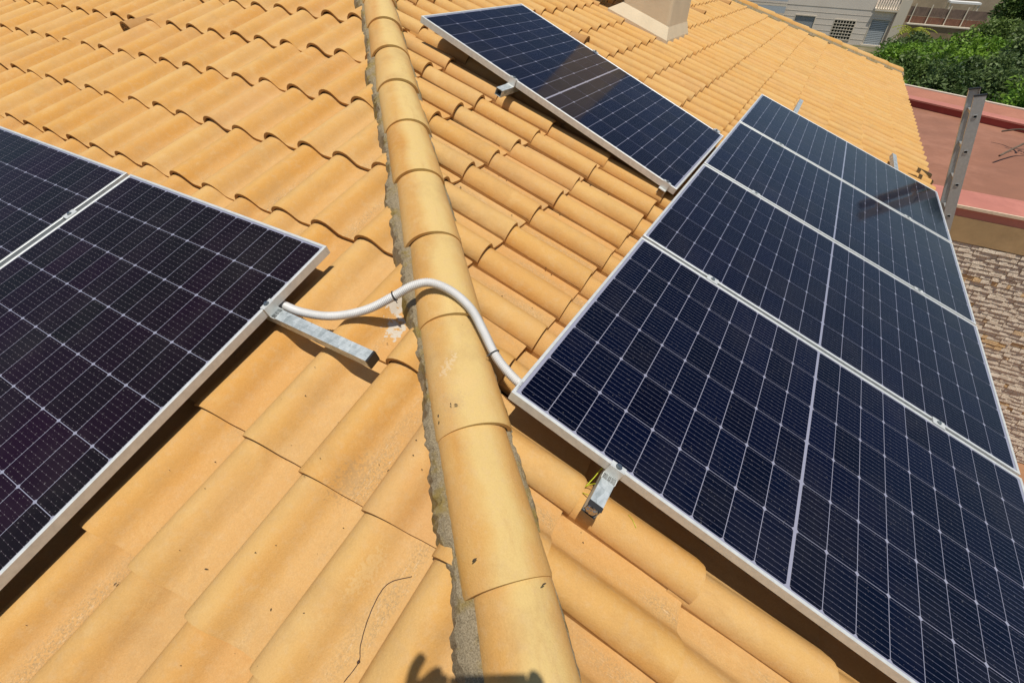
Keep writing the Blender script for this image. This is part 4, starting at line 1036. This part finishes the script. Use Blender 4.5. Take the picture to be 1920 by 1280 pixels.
for sg in (1, -1):
    sh_ = av(H0 + lt_ * .18 * sg + fw_ * .05 + Vector((0, 0, zh + .42)), .058, chs)
    w_ = cp_(-0.140 if sg > 0 else 0.190, -0.060, 0.085)
    el = av((V[sh_] + w_) / 2 + lt_ * .07 * sg + Vector((0, 0, -.13)), .040, sh_); wi = av(w_, .026, el); wr[sg] = wi
    if sg > 0: pa_ = [(-.128, -.020, .060, .036), (-.112, .012, .045, .036), (-.094, .038, .032, .030)]
    else: pa_ = [(.180, -.030, .060, .034), (.172, -.004, .045, .034), (.162, .018, .034, .028)]
    p1 = wi
    for a, b, d_, r0_ in pa_: p1 = av(cp_(a, b, d_), r0_, p1)
    # fingers wrap round the phone's edge; the left index finger is raised
    if sg > 0: fing = [[(-.112, .070, .024), (-.103, .098, .012), (-.086, .122, .006)], [(-.080, .070, .018), (-.062, .084, .006), (-.044, .082, .004)], [(-.072, .052, .016), (-.050, .064, .004), (-.030, .064, .002)], [(-.074, .030, .018), (-.050, .040, .002), (-.026, .042, .000)], [(-.085, -.010, .060), (-.060, .005, .045), (-.032, .018, .030)]]
    else: fing = [[(.160, .044, .026), (.150, .066, .012), (.134, .078, .008)], [(.152, .030, .020), (.138, .046, .002), (.120, .046, -.002)], [(.154, .012, .020), (.138, .024, .001), (.116, .024, -.002)], [(.158, -.010, .022), (.144, -.002, .004), (.122, .000, .000)], [(.156, -.014, .060), (.136, .004, .045), (.112, .014, .030)]]
    for fi, F_ in enumerate(fing):
        prev = p1
        for q, (a, b, d_) in enumerate(F_): prev = av(cp_(a, b, d_ + .012), (.0135, .0130, .0120)[q] if fi < 4 else (.0125, .0115, .0095)[q], prev)
skin('body', V, E_, Rd, M_SKIN, person)
# clothes: a shirt shell over trunk and upper arms, trousers over the legs
V2 = [V[pel] + Vector((0, 0, -.02)), V[bel], V[chs], V[nk] - Vector((0, 0, .055))]; Ed = [(0, 1), (1, 2), (2, 3)]; R2_ = [(.165, .125), (.152, .116), (.176, .130), .075]
for sg in (1, -1):
    sh_ = H0 + lt_ * .18 * sg + fw_ * .05 + Vector((0, 0, zh + .42)); w_ = V[wr[sg]]; el = (sh_ + w_) / 2 + lt_ * .07 * sg + Vector((0, 0, -.13))
    b = len(V2); V2 += [sh_, el, el.lerp(w_, .35)]; Ed += [(2, b), (b, b + 1), (b + 1, b + 2)]; R2_ += [.072, .054, .047]
skin('shirt', V2, Ed, R2_, M_SHIRT, person)
V3 = [V[pel] + Vector((0, 0, .05))]; Ed = []; R3 = [(.158, .12)]
for sg, ft in ((1, FLt), (-1, FRt)):
    b = len(V3); V3 += [H0 + lt_ * .09 * sg + Vector((0, 0, zh - .08)), (H0 + lt_ * .11 * sg + ft) / 2 + fw_ * .05 + Vector((0, 0, zh - .47)), ft + Vector((0, 0, rz(ft.x, ft.y) + .12))]; Ed += [(0, b), (b, b + 1), (b + 1, b + 2)]; R3 += [.108, .075, .062]
skin('trousers', V3, Ed, R3, M_TROU, person)
hh_ = H0 + Vector((0, 0, zh + .70))
skin('hair', [hh_ + fw_ * .03 + Vector((0, 0, -.06)), hh_ + fw_ * .04, hh_ + fw_ * .12 + Vector((0, 0, .045))], [(0, 1), (1, 2)], [.075, .092, .06], M_HAIR, person)
for sg in (1, -1):
    mb = MB(); e_ = H0 + fw_ * .178 + lt_ * .032 * sg + Vector((0, 0, zh + .665)); mb.tube([e_ - fw_ * .006, e_, e_ + fw_ * .005], [.006, .010, .003], 8); mb.build('eye', M_BLACK, person, smooth=True)
    mb = MB(); e_ = H0 + fw_ * .09 + lt_ * .088 * sg + Vector((0, 0, zh + .645)); mb.tube([e_ + Vector((0, 0, -.03)), e_ + lt_ * .012 * sg, e_ + Vector((0, 0, .03))], [.006, .014, .008], 8); mb.build('ear', M_SKIN, person, smooth=True)
mb = MB(); e_ = H0 + fw_ * .182 + Vector((0, 0, zh + .595)); mb.tube([e_ - lt_ * .024, e_ + fw_ * .005, e_ + lt_ * .024], [.003, .0055, .003], 8); mb.build('mouth', simple('lips', (.35, .13, .11), .5), person, smooth=True)
for ft in (FLt, FRt):
    mb = MB(); g0 = Vector((0, 0, rz(ft.x, ft.y) + .03)); mb.tube([ft + g0 - fw_ * .09, ft + g0 - fw_ * .04, ft + g0 + fw_ * .07, ft + g0 + fw_ * .18], [.03, .046, .044, .024], 10); mb.build('shoe', M_BLACK, person, smooth=True)
